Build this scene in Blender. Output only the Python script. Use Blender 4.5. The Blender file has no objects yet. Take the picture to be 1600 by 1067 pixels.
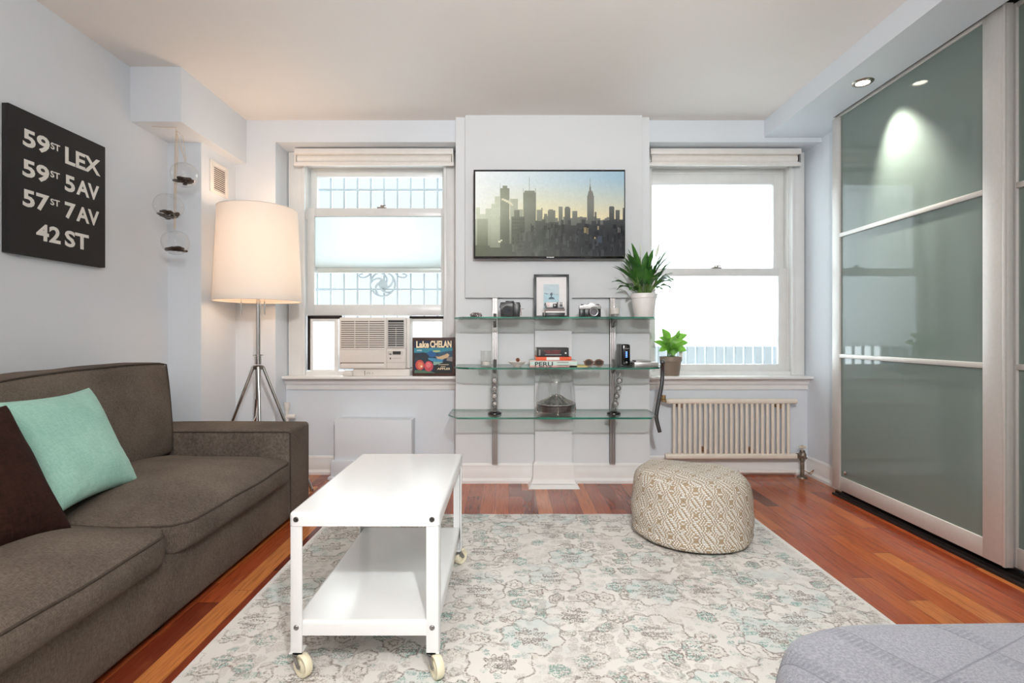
import bpy, bmesh, math, random
from mathutils import Vector, Matrix, noise
random.seed(7)
SC = bpy.context.scene
COL = SC.collection
PI = math.pi

# ------------------------------------------------------------------ camera, world, lights, exposure
CAM_Z = 1.0
cd = bpy.data.cameras.new('camera')
cd.sensor_width = 36.0
cd.lens = 18.0
cd.shift_x = 5 / 1600
cd.shift_y = -11.5 / 1600
cd.clip_start = 0.02
cam = bpy.data.objects.new('camera', cd)
cam.location = (0, 0, CAM_Z)
cam.rotation_euler = (PI / 2, 0, 0)
COL.objects.link(cam)
SC.camera = cam

SC.view_settings.view_transform = 'Standard'
SC.view_settings.look = 'None'
SC.view_settings.exposure = 0.0
SC.view_settings.gamma = 1.0
SC.view_settings.use_curve_mapping = False

W = bpy.data.worlds.new('daylight')
SC.world = W
W.use_nodes = True
W.node_tree.nodes['Background'].inputs[0].default_value = (0.90, 0.96, 1.0, 1)
W.node_tree.nodes['Background'].inputs[1].default_value = 1.12
SC.cycles.max_bounces = 14
SC.cycles.diffuse_bounces = 6
SC.cycles.glossy_bounces = 5
SC.cycles.transmission_bounces = 8
SC.cycles.transparent_max_bounces = 24
SC.cycles.sample_clamp_indirect = 6.0
SC.cycles.caustics_reflective = False
SC.cycles.caustics_refractive = False
SC.cycles.use_denoising = True
try:
    SC.cycles.denoiser = 'OPENIMAGEDENOISE'
    SC.cycles.denoising_input_passes = 'RGB_ALBEDO_NORMAL'
except Exception:
    pass

def lamp(name, kind, loc, energy, color=(1, 1, 1), **kw):
    d = bpy.data.lights.new(name, kind)
    d.energy = energy
    d.color = color
    rot = kw.pop('rot', None)
    for k, v in kw.items():
        setattr(d, k, v)
    o = bpy.data.objects.new(name, d)
    o.location = loc
    if rot:
        o.rotation_euler = rot
    COL.objects.link(o)
    return o

# the photographer's strobe on its stand beside the camera, and two unseen fill lamps added behind it for overall brightness
lamp('strobe_light', 'SPOT', (0.25, -0.15, 1.88), 185, (0.97, 0.99, 1.0), shadow_soft_size=0.04, spot_size=math.radians(98), spot_blend=0.8,
     rot=Vector((0.05, 3.6, -1.0)).to_track_quat('-Z', 'Y').to_euler())
lamp('ceiling_fill_light', 'AREA', (0.1, -0.9, 2.38), 22, (1.0, 0.97, 0.93), shape='DISK', size=1.1)  # added fill facing down, softens the light in the whole room
lamp('bounce_fill_light', 'AREA', (0.0, -0.7, 1.55), 135, (1.0, 0.985, 0.965), shape='DISK', size=0.6, rot=(PI, 0, 0))  # added fill aimed upwards to brighten the ceiling
# daylight entering at the two windows
lamp('window_daylight', 'AREA', (-0.97, 4.25, 1.55), 26, (0.86, 0.94, 1.0), shape='RECTANGLE', size=1.1, size_y=1.5, rot=(-PI / 2, 0, 0))
lamp('window_daylight', 'AREA', (1.55, 4.25, 1.5), 40, (0.86, 0.94, 1.0), shape='RECTANGLE', size=1.1, size_y=1.5, rot=(-PI / 2, 0, 0))

# ------------------------------------------------------------------ helpers
def lin(c):
    if isinstance(c, str):
        c = [int(c[i:i + 2], 16) for i in (0, 2, 4)]
    out = []
    for v in c[:3]:
        v = v / 255
        out.append(v / 12.92 if v <= 0.04045 else ((v + 0.055) / 1.055) ** 2.4)
    return tuple(out)

class V:
    """small expression layer over shader Math nodes"""
    nt = None
    def __init__(s, sock): s.s = sock
    @staticmethod
    def op(o, *a):
        n = V.nt.nodes.new('ShaderNodeMath'); n.operation = o
        for i, x in enumerate(a):
            if isinstance(x, V): V.nt.links.new(x.s, n.inputs[i])
            else: n.inputs[i].default_value = x
        return V(n.outputs[0])
    def __add__(s, o): return V.op('ADD', s, o)
    __radd__ = __add__
    def __sub__(s, o): return V.op('SUBTRACT', s, o)
    def __rsub__(s, o): return V.op('SUBTRACT', o, s)
    def __mul__(s, o): return V.op('MULTIPLY', s, o)
    __rmul__ = __mul__
    def __truediv__(s, o): return V.op('DIVIDE', s, o)
def vsin(a): return V.op('SINE', a)
def vcos(a): return V.op('COSINE', a)
def vabs(a): return V.op('ABSOLUTE', a)
def vmax(a, b): return V.op('MAXIMUM', a, b)
def vmin(a, b): return V.op('MINIMUM', a, b)
def vfloor(a): return V.op('FLOOR', a)
def vfrac(a): return V.op('FRACT', a)
def sstep(a, lo, hi, t0=0.0, t1=1.0):
    n = V.nt.nodes.new('ShaderNodeMapRange'); n.interpolation_type = 'SMOOTHSTEP'
    V.nt.links.new(a.s, n.inputs[0])
    n.inputs[1].default_value = lo; n.inputs[2].default_value = hi
    n.inputs[3].default_value = t0; n.inputs[4].default_value = t1
    return V(n.outputs[0])
def coords(kind='Object'):
    n = V.nt.nodes.new('ShaderNodeTexCoord')
    s = V.nt.nodes.new('ShaderNodeSeparateXYZ')
    V.nt.links.new(n.outputs[kind], s.inputs[0])
    return V(s.outputs[0]), V(s.outputs[1]), V(s.outputs[2])
def comb(x, y, z=0.0):
    n = V.nt.nodes.new('ShaderNodeCombineXYZ')
    for i, a in enumerate((x, y, z)):
        if isinstance(a, V): V.nt.links.new(a.s, n.inputs[i])
        else: n.inputs[i].default_value = a
    return V(n.outputs[0])
def tnoise(vec, scale, detail=3.0, rough=0.5):
    n = V.nt.nodes.new('ShaderNodeTexNoise')
    V.nt.links.new(vec.s, n.inputs['Vector'])
    n.inputs['Scale'].default_value = scale
    n.inputs['Detail'].default_value = detail
    n.inputs['Roughness'].default_value = rough
    return V(n.outputs['Fac'])
def mixc(f, a, b):
    n = V.nt.nodes.new('ShaderNodeMix'); n.data_type = 'RGBA'
    if isinstance(f, V): V.nt.links.new(f.s, n.inputs[0])
    else: n.inputs[0].default_value = f
    for i, c in ((6, a), (7, b)):
        if isinstance(c, V): V.nt.links.new(c.s, n.inputs[i])
        else: n.inputs[i].default_value = (*c[:3], 1)
    return V(n.outputs[2])
def ramp(f, stops, mode='LINEAR'):
    n = V.nt.nodes.new('ShaderNodeValToRGB'); n.color_ramp.interpolation = mode
    V.nt.links.new(f.s, n.inputs[0])
    e = n.color_ramp.elements
    e[0].position = stops[0][0]; e[0].color = (*stops[0][1], 1)
    e[1].position = stops[-1][0]; e[1].color = (*stops[-1][1], 1)
    for p, c in stops[1:-1]:
        k = e.new(p); k.color = (*c, 1)
    return V(n.outputs[0])

def newmat(name):
    m = bpy.data.materials.new(name); m.use_nodes = True
    V.nt = m.node_tree
    return m, m.node_tree.nodes['Principled BSDF']
def bump(p, h, strength=0.3, dist=0.002):
    n = V.nt.nodes.new('ShaderNodeBump')
    n.inputs['Strength'].default_value = strength
    n.inputs['Distance'].default_value = dist
    V.nt.links.new(h.s, n.inputs['Height'])
    V.nt.links.new(n.outputs[0], p.inputs['Normal'])
def setp(p, **k):
    names = dict(color='Base Color', rough='Roughness', metal='Metallic', spec='Specular IOR Level', coat='Coat Weight',
                 coatr='Coat Roughness', trans='Transmission Weight', ior='IOR', sheen='Sheen Weight', emit='Emission Color',
                 es='Emission Strength', sub='Subsurface Weight')
    for a, b in k.items():
        s = p.inputs[names[a]]
        if isinstance(b, V): V.nt.links.new(b.s, s)
        elif a in ('color', 'emit'): s.default_value = (*b[:3], 1)
        else: s.default_value = b
MATS = {}
def mat(name, color, rough=0.5, metal=0.0, grain=0.02, gscale=30, bumpy=0.0, **k):
    """plain surface with a faint procedural variation of its own tone"""
    if name in MATS: return MATS[name]
    m, p = newmat(name)
    c = lin(color) if not (isinstance(color, tuple) and max(color) <= 1.0) else color
    x, y, z = coords()
    nz = tnoise(comb(x, y, z), gscale, 3)
    f = sstep(nz, 0.3, 0.7)
    setp(p, color=mixc(f, tuple(v * (1 - grain) for v in c), tuple(min(1, v * (1 + grain)) for v in c)), rough=rough, metal=metal, **k)
    if bumpy: bump(p, nz, bumpy)
    MATS[name] = m
    return m
def fabric(name, c1, c2, weave=700, wb=0.35, patch=2.5, sheen=0.0, rough=0.9):
    m, p = newmat(name)
    x, y, z = coords()
    v = comb(x, y, z)
    big = sstep(tnoise(v, patch, 4, 0.6), 0.3, 0.7)
    fine = tnoise(comb(x * 1.0, y * 6.0, z * 1.0), weave * 0.12, 2)
    fine2 = tnoise(comb(x * 6.0, y * 1.0, z * 6.0), weave * 0.12, 2)
    f = big * 0.45 + sstep(fine * 0.5 + fine2 * 0.5, 0.36, 0.64) * 0.55
    setp(p, color=mixc(f, lin(c1), lin(c2)), rough=rough, sheen=sheen, spec=0.15)
    bump(p, fine * 0.5 + fine2 * 0.5, wb, 0.0015)
    MATS[name] = m
    return m
def thin_glass(name, tint=(1, 1, 1), refl=0.08, rough=0.0, fres=1.0):
    m, p = newmat(name); nt = V.nt
    nt.nodes.remove(p)
    out = nt.nodes['Material Output']
    t = nt.nodes.new('ShaderNodeBsdfTransparent'); t.inputs[0].default_value = (*tint, 1)
    g = nt.nodes.new('ShaderNodeBsdfAnisotropic') if False else nt.nodes.new('ShaderNodeBsdfGlossy')
    g.inputs['Roughness'].default_value = rough
    lw = nt.nodes.new('ShaderNodeLayerWeight'); lw.inputs[0].default_value = 0.5
    f = V.op('POWER', V(lw.outputs['Facing']), 3.0) * fres * 0.8 + refl
    mx = nt.nodes.new('ShaderNodeMixShader')
    nt.links.new(vmin(f, 0.95).s, mx.inputs[0]); nt.links.new(t.outputs[0], mx.inputs[1]); nt.links.new(g.outputs[0], mx.inputs[2])
    nt.links.new(mx.outputs[0], out.inputs[0])
    MATS[name] = m
    return m
def translucent(name, color, transp=0.0, glow=None, diff=0.3):
    m, p = newmat(name); nt = V.nt
    nt.nodes.remove(p); out = nt.nodes['Material Output']
    a = nt.nodes.new('ShaderNodeBsdfTranslucent'); a.inputs[0].default_value = (*color, 1)
    b = nt.nodes.new('ShaderNodeBsdfDiffuse'); b.inputs[0].default_value = (*color, 1)
    m1 = nt.nodes.new('ShaderNodeMixShader'); m1.inputs[0].default_value = diff
    nt.links.new(a.outputs[0], m1.inputs[1]); nt.links.new(b.outputs[0], m1.inputs[2])
    c = nt.nodes.new('ShaderNodeBsdfTransparent')
    m2 = nt.nodes.new('ShaderNodeMixShader'); m2.inputs[0].default_value = transp
    nt.links.new(m1.outputs[0], m2.inputs[1]); nt.links.new(c.outputs[0], m2.inputs[2])
    nt.links.new(m2.outputs[0], out.inputs[0])
    MATS[name] = m
    return m
def emissive(name, color, strength=1.0):
    m, p = newmat(name)
    setp(p, color=(0.02, 0.02, 0.02), emit=color, es=strength, rough=0.3)
    MATS[name] = m
    return m

# ---- mesh building
def root_loc(o):
    v = Vector((0, 0, 0))
    while o is not None:
        v += o.location; o = o.parent
    return v
class MB:
    def __init__(s): s.bm = bmesh.new(); s.mi = 0; s.uv = None
    def _set(s, faces):
        for f in faces: f.material_index = s.mi
    def box(s, x0, x1, y0, y1, z0, z1, bevel=0.0, seg=2, M=None):
        vs = [s.bm.verts.new(p) for p in ((x0, y0, z0), (x1, y0, z0), (x1, y1, z0), (x0, y1, z0), (x0, y0, z1), (x1, y0, z1), (x1, y1, z1), (x0, y1, z1))]
        fs = [s.bm.faces.new([vs[i] for i in q]) for q in ((3, 2, 1, 0), (4, 5, 6, 7), (0, 1, 5, 4), (1, 2, 6, 5), (2, 3, 7, 6), (3, 0, 4, 7))]
        s._set(fs)
        if bevel > 0:
            es = list({e for f in fs for e in f.edges})
            r = bmesh.ops.bevel(s.bm, geom=es, offset=bevel, segments=seg, profile=0.5, affect='EDGES', clamp_overlap=True)
            s._set(r['faces'])
            vs = list({v for f in r['faces'] for v in f.verts} | {v for v in vs if v.is_valid})
        if M is not None:
            for v in vs:
                if v.is_valid: v.co = M @ v.co
        return s
    def ring(s, pts): return [s.bm.verts.new(p) for p in pts]
    def skin(s, rings, closed=True, cap0=False, cap1=False):
        fs = []
        for a, b in zip(rings[:-1], rings[1:]):
            n = max(len(a), len(b))
            if n == 1: continue
            for i in range(n if closed else n - 1):
                j = (i + 1) % n
                if len(a) == 1: fs.append(s.bm.faces.new((a[0], b[i], b[j])))
                elif len(b) == 1: fs.append(s.bm.faces.new((a[i], a[j], b[0])))
                else: fs.append(s.bm.faces.new((a[i], a[j], b[j], b[i])))
        if cap0 and len(rings[0]) > 2: fs.append(s.bm.faces.new(rings[0][::-1]))
        if cap1 and len(rings[-1]) > 2: fs.append(s.bm.faces.new(rings[-1]))
        s._set(fs)
        return fs
    def tube(s, pts, r, seg=12, caps=True, closed=False, flat=None):
        pts = [Vector(p) for p in pts]
        n = len(pts)
        rad = r if isinstance(r, (list, tuple)) else [r] * n
        rings = []
        up = None
        for i, p in enumerate(pts):
            a = pts[(i - 1) % n] if (closed or i > 0) else p
            b = pts[(i + 1) % n] if (closed or i < n - 1) else p
            d = (b - a).normalized()
            if up is None:
                up = d.orthogonal().normalized()
            up = (up - d * up.dot(d)).normalized() if (up - d * up.dot(d)).length > 1e-6 else d.orthogonal().normalized()
            w = d.cross(up)
            rr = rad[i]
            rings.append(s.ring([p + (up * math.cos(2 * PI * k / seg) + w * math.sin(2 * PI * k / seg)) * rr for k in range(seg)]))
        if closed:
            rings.append(rings[0]); s.skin(rings)
        else: s.skin(rings, True, caps, caps)
        return s
    def cyl(s, p0, p1, r, seg=24): return s.tube([p0, p1], r, seg)
    def lathe(s, prof, c=(0, 0, 0), seg=32, axis='z', M=None, sx=1.0, sy=1.0):
        rings = []
        for r, z in prof:
            if r < 1e-6: pts = [(0, 0, z)]
            else: pts = [(r * sx * math.cos(2 * PI * k / seg), r * sy * math.sin(2 * PI * k / seg), z) for k in range(seg)]
            out = []
            for p in pts:
                if axis == 'y': p = (p[0], p[2], p[1]) if False else (p[0], -p[2], p[1])
                if axis == 'x': p = (p[2], p[0], p[1])
                p = Vector(p)
                if M is not None: p = M @ p
                out.append(p + Vector(c))
            rings.append(s.ring(out))
        s.skin(rings)
        return s
    def sphere(s, c, r, seg=20, rings=12, sc=(1, 1, 1)):
        prof = [(math.sin(PI * i / rings), -math.cos(PI * i / rings)) for i in range(rings + 1)]
        rr = []
        for a, z in prof:
            if a < 1e-6: rr.append(s.ring([Vector(c) + Vector((0, 0, z * r * sc[2]))]))
            else: rr.append(s.ring([Vector(c) + Vector((a * r * sc[0] * math.cos(2 * PI * k / seg), a * r * sc[1] * math.sin(2 * PI * k / seg), z * r * sc[2])) for k in range(seg)]))
        s.skin(rr)
        return s
    def poly(s, pts):
        f = s.bm.faces.new(s.ring(pts)); f.material_index = s.mi
        return f
    def prism(s, pts, vec, bevel=0.0):
        vec = Vector(vec)
        a = s.ring(pts); b = s.ring([Vector(p) + vec for p in pts])
        fs = s.skin([a, b], True, True, True)
        if bevel:
            es = list({e for f in fs for e in f.edges})
            r = bmesh.ops.bevel(s.bm, geom=es, offset=bevel, segments=2, profile=0.5, affect='EDGES', clamp_overlap=True)
            s._set(r['faces'])
        return s
    def text(s, body, fn, offset=0.0, depth=0.0, reso=3):
        """text fitted to the unit square, placed by fn(u, v) -> point"""
        cu = bpy.data.curves.new('lettering', 'FONT')
        cu.body = body; cu.size = 1.0; cu.offset = offset; cu.resolution_u = reso
        ob = bpy.data.objects.new('lettering', cu)
        me = bpy.data.meshes.new_from_object(ob)
        xs = [v.co.x for v in me.vertices]; ys = [v.co.y for v in me.vertices]
        if xs:
            x0, x1, y0, y1 = min(xs), max(xs), min(ys), max(ys)
            vs = [s.bm.verts.new(fn((v.co.x - x0) / max(1e-6, x1 - x0), (v.co.y - y0) / max(1e-6, y1 - y0))) for v in me.vertices]
            for p in me.polygons:
                try:
                    f = s.bm.faces.new([vs[i] for i in p.vertices]); f.material_index = s.mi
                except ValueError: pass
        bpy.data.objects.remove(ob); bpy.data.curves.remove(cu); bpy.data.meshes.remove(me)
        return s
    def build(s, name, m, parent=None, smooth=40, recalc=True, uvs=None):
        if recalc: bmesh.ops.recalc_face_normals(s.bm, faces=s.bm.faces)
        ang = math.radians(smooth)
        for e in s.bm.edges:
            if len(e.link_faces) == 2: e.smooth = e.calc_face_angle(0) < ang
        for f in s.bm.faces: f.smooth = smooth > 0
        o0 = root_loc(parent)
        if parent is None:
            if s.bm.verts:
                xs = [v.co for v in s.bm.verts]
                o0 = Vector(((min(v.x for v in xs) + max(v.x for v in xs)) / 2, (min(v.y for v in xs) + max(v.y for v in xs)) / 2, min(v.z for v in xs)))
        for v in s.bm.verts: v.co -= o0
        me = bpy.data.meshes.new(name)
        s.bm.to_mesh(me); s.bm.free()
        for x in (m if isinstance(m, (list, tuple)) else [m]): me.materials.append(x)
        o = bpy.data.objects.new(name, me)
        COL.objects.link(o)
        if parent is not None: o.parent = parent
        else: o.location = o0
        return o
def tag(o, label, cat, group=None, kind=None):
    o['label'] = label; o['category'] = cat
    if group: o['group'] = group
    if kind: o['kind'] = kind
    return o
def thing(name, label, cat, loc, group=None):
    o = bpy.data.objects.new(name, None); COL.objects.link(o)
    o.empty_display_size = 0.1
    o.location = loc
    return tag(o, label, cat, group)
def dup(root, loc, label=None, rotz=0.0):
    r = root.copy(); COL.objects.link(r); r.location = loc; r.rotation_euler = (0, 0, rotz)
    if label: r['label'] = label
    for ch in list(root.children):
        c = ch.copy(); COL.objects.link(c); c.parent = r
        for g in list(ch.children):
            d = g.copy(); COL.objects.link(d); d.parent = c
    return r
def structure(o):
    o['kind'] = 'structure'
    return o
def bx(name, m, parent, *dims, bevel=0.0):
    return MB().box(*dims, bevel=bevel).build(name, m, parent)
F = 800.0
def X(px, y): return (px - 795) * y / F
def Z(py, y): return 1 - (py - 522) * y / F
def P(px, py, y): return Vector((X(px, y), y, Z(py, y)))

# ------------------------------------------------------------------ materials
def wall_mat(name, c):
    m, p = newmat(name)
    x, y, z = coords()
    v = comb(x, y, z)
    n = tnoise(v, 1.3, 5, 0.6); fine = tnoise(v, 60, 4, 0.6)
    c = lin(c)
    setp(p, color=mixc(sstep(n, 0.3, 0.7), tuple(a * 0.975 for a in c), c), rough=0.55, spec=0.3)
    bump(p, fine * 0.4 + n * 2.0, 0.25, 0.002)
    MATS[name] = m
    return m
M_WALL = wall_mat('pale_blue_grey_paint', (217, 223, 229))
M_PANEL = wall_mat('white_panel_paint', (220, 223, 225))
M_CEIL = wall_mat('warm_white_ceiling_paint', (232, 227, 222))
M_TRIM = mat('white_gloss_trim', (232, 231, 229), 0.3, grain=0.02, gscale=8)
M_SASH = mat('white_sash_paint', (224, 224, 222), 0.3, grain=0.02, gscale=12)
M_GLASS = thin_glass('window_glass', (0.97, 0.99, 0.98), 0.03)
M_FILM = translucent('frosted_window_film', (0.74, 0.755, 0.755), 0.22)
M_SHEER = translucent('white_sheer_fabric', (0.95, 0.96, 0.96), 0.04)
M_CHROME = mat('chrome', (200, 196, 192), 0.12, 1.0, grain=0.01)
M_NICKEL = mat('brushed_nickel', (165, 155, 145), 0.25, 1.0, grain=0.03)
M_ALU = mat('satin_aluminium', (205, 201, 196), 0.42, 0.35, grain=0.02, gscale=60)
M_STEEL = mat('grey_steel', (150, 148, 146), 0.33, 0.9, grain=0.03)
M_BLACK = mat('black_plastic', (26, 26, 28), 0.35, grain=0.1)
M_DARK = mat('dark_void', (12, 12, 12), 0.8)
M_WHITEP = mat('white_plastic', (228, 224, 218), 0.4)
M_WHITEM = mat('white_powder_coated_metal', (224, 225, 224), 0.16, grain=0.005, spec=0.6)
M_IVORY = mat('ivory_radiator_enamel', (228, 219, 205), 0.35, grain=0.03, gscale=25)

def floor_mat():
    m, p = newmat('cherry_wood_planks')
    x, y, z = coords()
    pw = 0.083
    col = vfloor(x / pw)
    h = vfrac(vsin(col * 12.9898) * 43758.5453)
    L = 1.05
    yy = y / L + h * 7.31
    row = vfloor(yy)
    h2 = vfrac(vsin(col * 78.233 + row * 37.719) * 24634.6345)
    h2b = vfrac(vsin(col * 17.13 + row * 91.7) * 9634.345)
    base = ramp(h2, [(0.0, lin('5c2417')), (0.14, lin('8f3f24')), (0.3, lin('a5522c')), (0.46, lin('9c4426')), (0.6, lin('b8632f')),
                     (0.74, lin('8a3a22')), (0.86, lin('ac5830')), (1.0, lin('cf8648'))])
    g = tnoise(comb(x * 1.0 + h2 * 9.0, y * 0.05 + h2b * 5.0, 0.0), 110, 4, 0.65)
    g2 = tnoise(comb(x * 1.0 + h2 * 3.0, y * 0.16, 0.0), 26, 4, 0.6)
    c = mixc(sstep(g, 0.42, 0.68) * 0.42, base, lin('4a1c10'))
    c = mixc(sstep(g2, 0.5, 0.75) * 0.22, c, lin('b87242'))
    ex = vabs(vfrac(x / pw) - 0.5)
    ey = vabs(vfrac(yy) - 0.5)
    gap = vmax(sstep(ex, 0.487, 0.497), sstep(ey, 0.4987, 0.4996))
    c = mixc(gap * 0.75, c, lin('2a100a'))
    setp(p, color=c, rough=sstep(g, 0.2, 0.8, 0.12, 0.22), spec=0.5)
    bump(p, g * 0.12 - gap, 0.18, 0.0012)
    return m
M_FLOOR = floor_mat()

def rug_mat():
    m, p = newmat('distressed_rug_pile')
    x, y, z = coords()
    v = comb(x, y, 0.0)
    nx = tnoise(v, 9, 3); ny = tnoise(comb(x + 7.3, y + 3.1, 0.0), 9, 3)
    fx = tnoise(v, 70, 2); fy = tnoise(comb(x + 1.3, y + 9.1, 0.0), 70, 2)
    qx = x + (nx - 0.5) * 0.05 + (fx - 0.5) * 0.012
    qy = y + (ny - 0.5) * 0.05 + (fy - 0.5) * 0.012
    ivory = lin('dcd8d2'); taupe = lin('8d8078'); teal = lin('4f8a80'); aqua = lin('a9c0bf'); sand = lin('bdb3a6')
    # ogee vine lattice
    kx, ky = 2 * PI / 0.78, 2 * PI / 1.0
    lat = vcos(qx * kx) + vcos(qy * ky)
    vine = sstep(vabs(lat), 0.05, 0.14, 1.0, 0.0)
    vine2 = sstep(vabs(lat - 0.42), 0.03, 0.09, 1.0, 0.0)
    field = sstep(lat, -0.15, 0.25)
    # rosettes at two scales: rings and petals about Voronoi centres
    def rosette(scale, seed, petals, r1, r2):
        vn = V.nt.nodes.new('ShaderNodeTexVoronoi'); vn.voronoi_dimensions = '2D'
        V.nt.links.new(comb(qx + seed, qy + seed * 1.7, 0.0).s, vn.inputs['Vector'])
        vn.inputs['Scale'].default_value = scale; vn.inputs['Randomness'].default_value = 0.75
        d = V(vn.outputs['Distance'])
        sp = V.nt.nodes.new('ShaderNodeSeparateXYZ'); V.nt.links.new(vn.outputs['Position'], sp.inputs[0])
        dx = (qx + seed) - V(sp.outputs[0]); dy = (qy + seed * 1.7) - V(sp.outputs[1])
        a = V.op('ARCTAN2', dy, dx)
        rr = d + vcos(a * petals) * (r1 * 0.085)
        line = vmax(sstep(vabs(rr - r1), 0.012 * scale * 0.16, 0.035 * scale * 0.16, 1.0, 0.0), sstep(vabs(rr - r2), 0.01 * scale * 0.16, 0.03 * scale * 0.16, 1.0, 0.0))
        fill = sstep(rr, r1 - 0.02, r1 + 0.02, 1.0, 0.0)
        core = sstep(rr, r2 - 0.02, r2 + 0.02, 1.0, 0.0)
        sc = V.nt.nodes.new('ShaderNodeSeparateColor'); V.nt.links.new(vn.outputs['Color'], sc.inputs[0])
        pet = sstep(vcos(a * petals), 0.1, 0.4) * sstep(rr, r2 + 0.01, r2 + 0.04) * fill
        return line, fill, core, V(sc.outputs[0]), V(sc.outputs[1]), pet
    l1, f1, c1, h1, g1, p1 = rosette(3.6, 0.3, 8.0, 0.36, 0.15)
    l2, f2, c2, h2, g2, p2 = rosette(11.0, 5.1, 6.0, 0.36, 0.15)
    l3, f3, c3, h3, g3, p3 = rosette(24.0, 2.2, 5.0, 0.33, 0.12)
    leaf = sstep(tnoise(comb(qx * 1.0, qy * 1.0, 0.0), 21, 2), 0.56, 0.60)
    mott = tnoise(v, 160, 3, 0.7)
    streak = tnoise(comb(x * 1.0, y * 0.05, 0.0), 95, 3, 0.6)
    streak2 = tnoise(comb(x * 0.22, y * 1.0, 0.0), 60, 3, 0.6)
    wear = sstep(tnoise(v, 2.1, 4, 0.55), 0.36, 0.62)
    wear2 = sstep(tnoise(comb(x + 4.0, y + 8.0, 0.0), 5.2, 4, 0.6), 0.34, 0.56)
    brk = sstep(mott * 0.5 + streak * 0.2 + streak2 * 0.3, 0.40, 0.50)
    brk2 = sstep(mott * 0.6 + streak2 * 0.4, 0.47, 0.54)
    c = mixc(sstep(tnoise(v, 3.1, 3), 0.35, 0.7) * 0.6, ivory, lin('c6c2bd'))
    c = mixc(sstep(tnoise(comb(x + 2.0, y, 0.0), 6.0, 3), 0.50, 0.66) * field * 0.35, c, aqua)
    c = mixc(f1 * sstep(h1, 0.45, 0.5) * 0.30 * wear2, c, aqua)
    out1 = 1.0 - f1
    c = mixc(p1 * brk2 * wear2 * sstep(h1, 0.50, 0.53) * 0.85, c, teal)
    c = mixc(p1 * brk2 * sstep(h1, 0.40, 0.42, 1.0, 0.0) * 0.55, c, taupe)
    c = mixc(f2 * out1 * sstep(h2, 0.60, 0.64) * 0.85 * brk2, c, teal)
    c = mixc(f2 * out1 * sstep(h2, 0.30, 0.34, 1.0, 0.0) * 0.55 * brk2, c, sand)
    c = mixc(f3 * sstep(h3, 0.68, 0.72) * 0.7 * brk2 * wear2, c, lin('6b8f8a'))
    c = mixc(f3 * sstep(h3, 0.25, 0.30, 1.0, 0.0) * 0.5 * brk2 * wear2, c, taupe)
    c = mixc(leaf * brk2 * wear2 * 0.55 * sstep(g2, 0.5, 0.6), c, lin('4f8a80'))
    c = mixc(vmax(l1 * 0.9 * (brk * 0.5 + brk2 * 0.5), l2 * out1 * (brk * 0.45 + brk2 * 0.55) * wear2), c, lin('786b63'))
    c = mixc(l3 * out1 * brk * wear * 0.5, c, lin('8a7f78'))
    c = mixc(c1 * brk2 * 0.8, c, lin('655850'))
    c = mixc(vmax(vine, vine2 * 0.7) * brk2 * wear2 * 0.6, c, lin('857970'))
    c = mixc(sstep(streak2, 0.5, 0.75) * 0.20, c, ivory)
    c = mixc(sstep(streak, 0.45, 0.75) * 0.25, c, ivory)
    edge = sstep(vmax(vabs(x) - 1.11, vabs(y) - 9.0), 0.0, 0.02)
    c = mixc(edge * 0.8, c, ivory)
    setp(p, color=c, rough=0.95, spec=0.1, sheen=0.1)
    bump(p, mott * 1.0 + streak * 0.6, 0.45, 0.003)
    return m
M_RUG = rug_mat()

def pouf_mat():
    m, p = newmat('woven_jute_and_cotton')
    u, v, _ = coords('UV')
    # herringbone lattice of stitches
    sw, sh = 0.0130, 0.0082
    row = vfloor(v / sh)
    uo = u / sw + row * 0.5 + tnoise(comb(u, v, 0.0), 25, 1) * 0.6
    du = vabs(vfrac(uo + (v / sh - row) * 0.35) - 0.5) * 2.0
    dv = vabs(vfrac(v / sh) - 0.5) * 2.0
    st = sstep(du * du * 0.7 + dv * dv, 0.30, 1.2, 1.0, 0.0)
    cu = u; cv = row * sh
    # lattice of rounded hexagons with nested outlines and barred cores
    la = vabs(vcos(cu * (PI / 0.094)) * 0.55 + vcos(cv * (2 * PI / 0.094)) * 0.45 * 1.0 + 0.0)
    lb_ = vabs(vsin(cu * (PI / 0.047) * 0.5 + PI * 0.25) * vcos(cv * (PI / 0.088)))
    L_ = vabs(vcos(cu * (2 * PI / 0.116)) + vcos(cv * (2 * PI / 0.118))) * 0.5
    band = vmax(sstep(L_, 0.06, 0.10, 1.0, 0.0), sstep(vabs(L_ - 0.32), 0.06, 0.10, 1.0, 0.0))
    bars = sstep(L_, 0.50, 0.55) * sstep(vabs(vfrac(uo * 0.5) - 0.5), 0.26, 0.3)
    rnd = tnoise(comb(u, v, 0.0), 260, 1)
    f = vmax(band, bars * 0.8)
    f = sstep(f + (rnd - 0.5) * 1.3, 0.35, 0.65)
    tan = mixc(sstep(rnd, 0.35, 0.65), lin('a68c6c'), lin('bfa684'))
    c = mixc(f * 0.9, lin('efebe4'), tan)
    c = mixc(sstep(st, 0.0, 0.25, 0.62, 0.0), c, lin('9a8464'))
    setp(p, color=c, rough=0.8, spec=0.2)
    bump(p, st, 0.9, 0.006)
    return m
M_POUF = pouf_mat()

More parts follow.
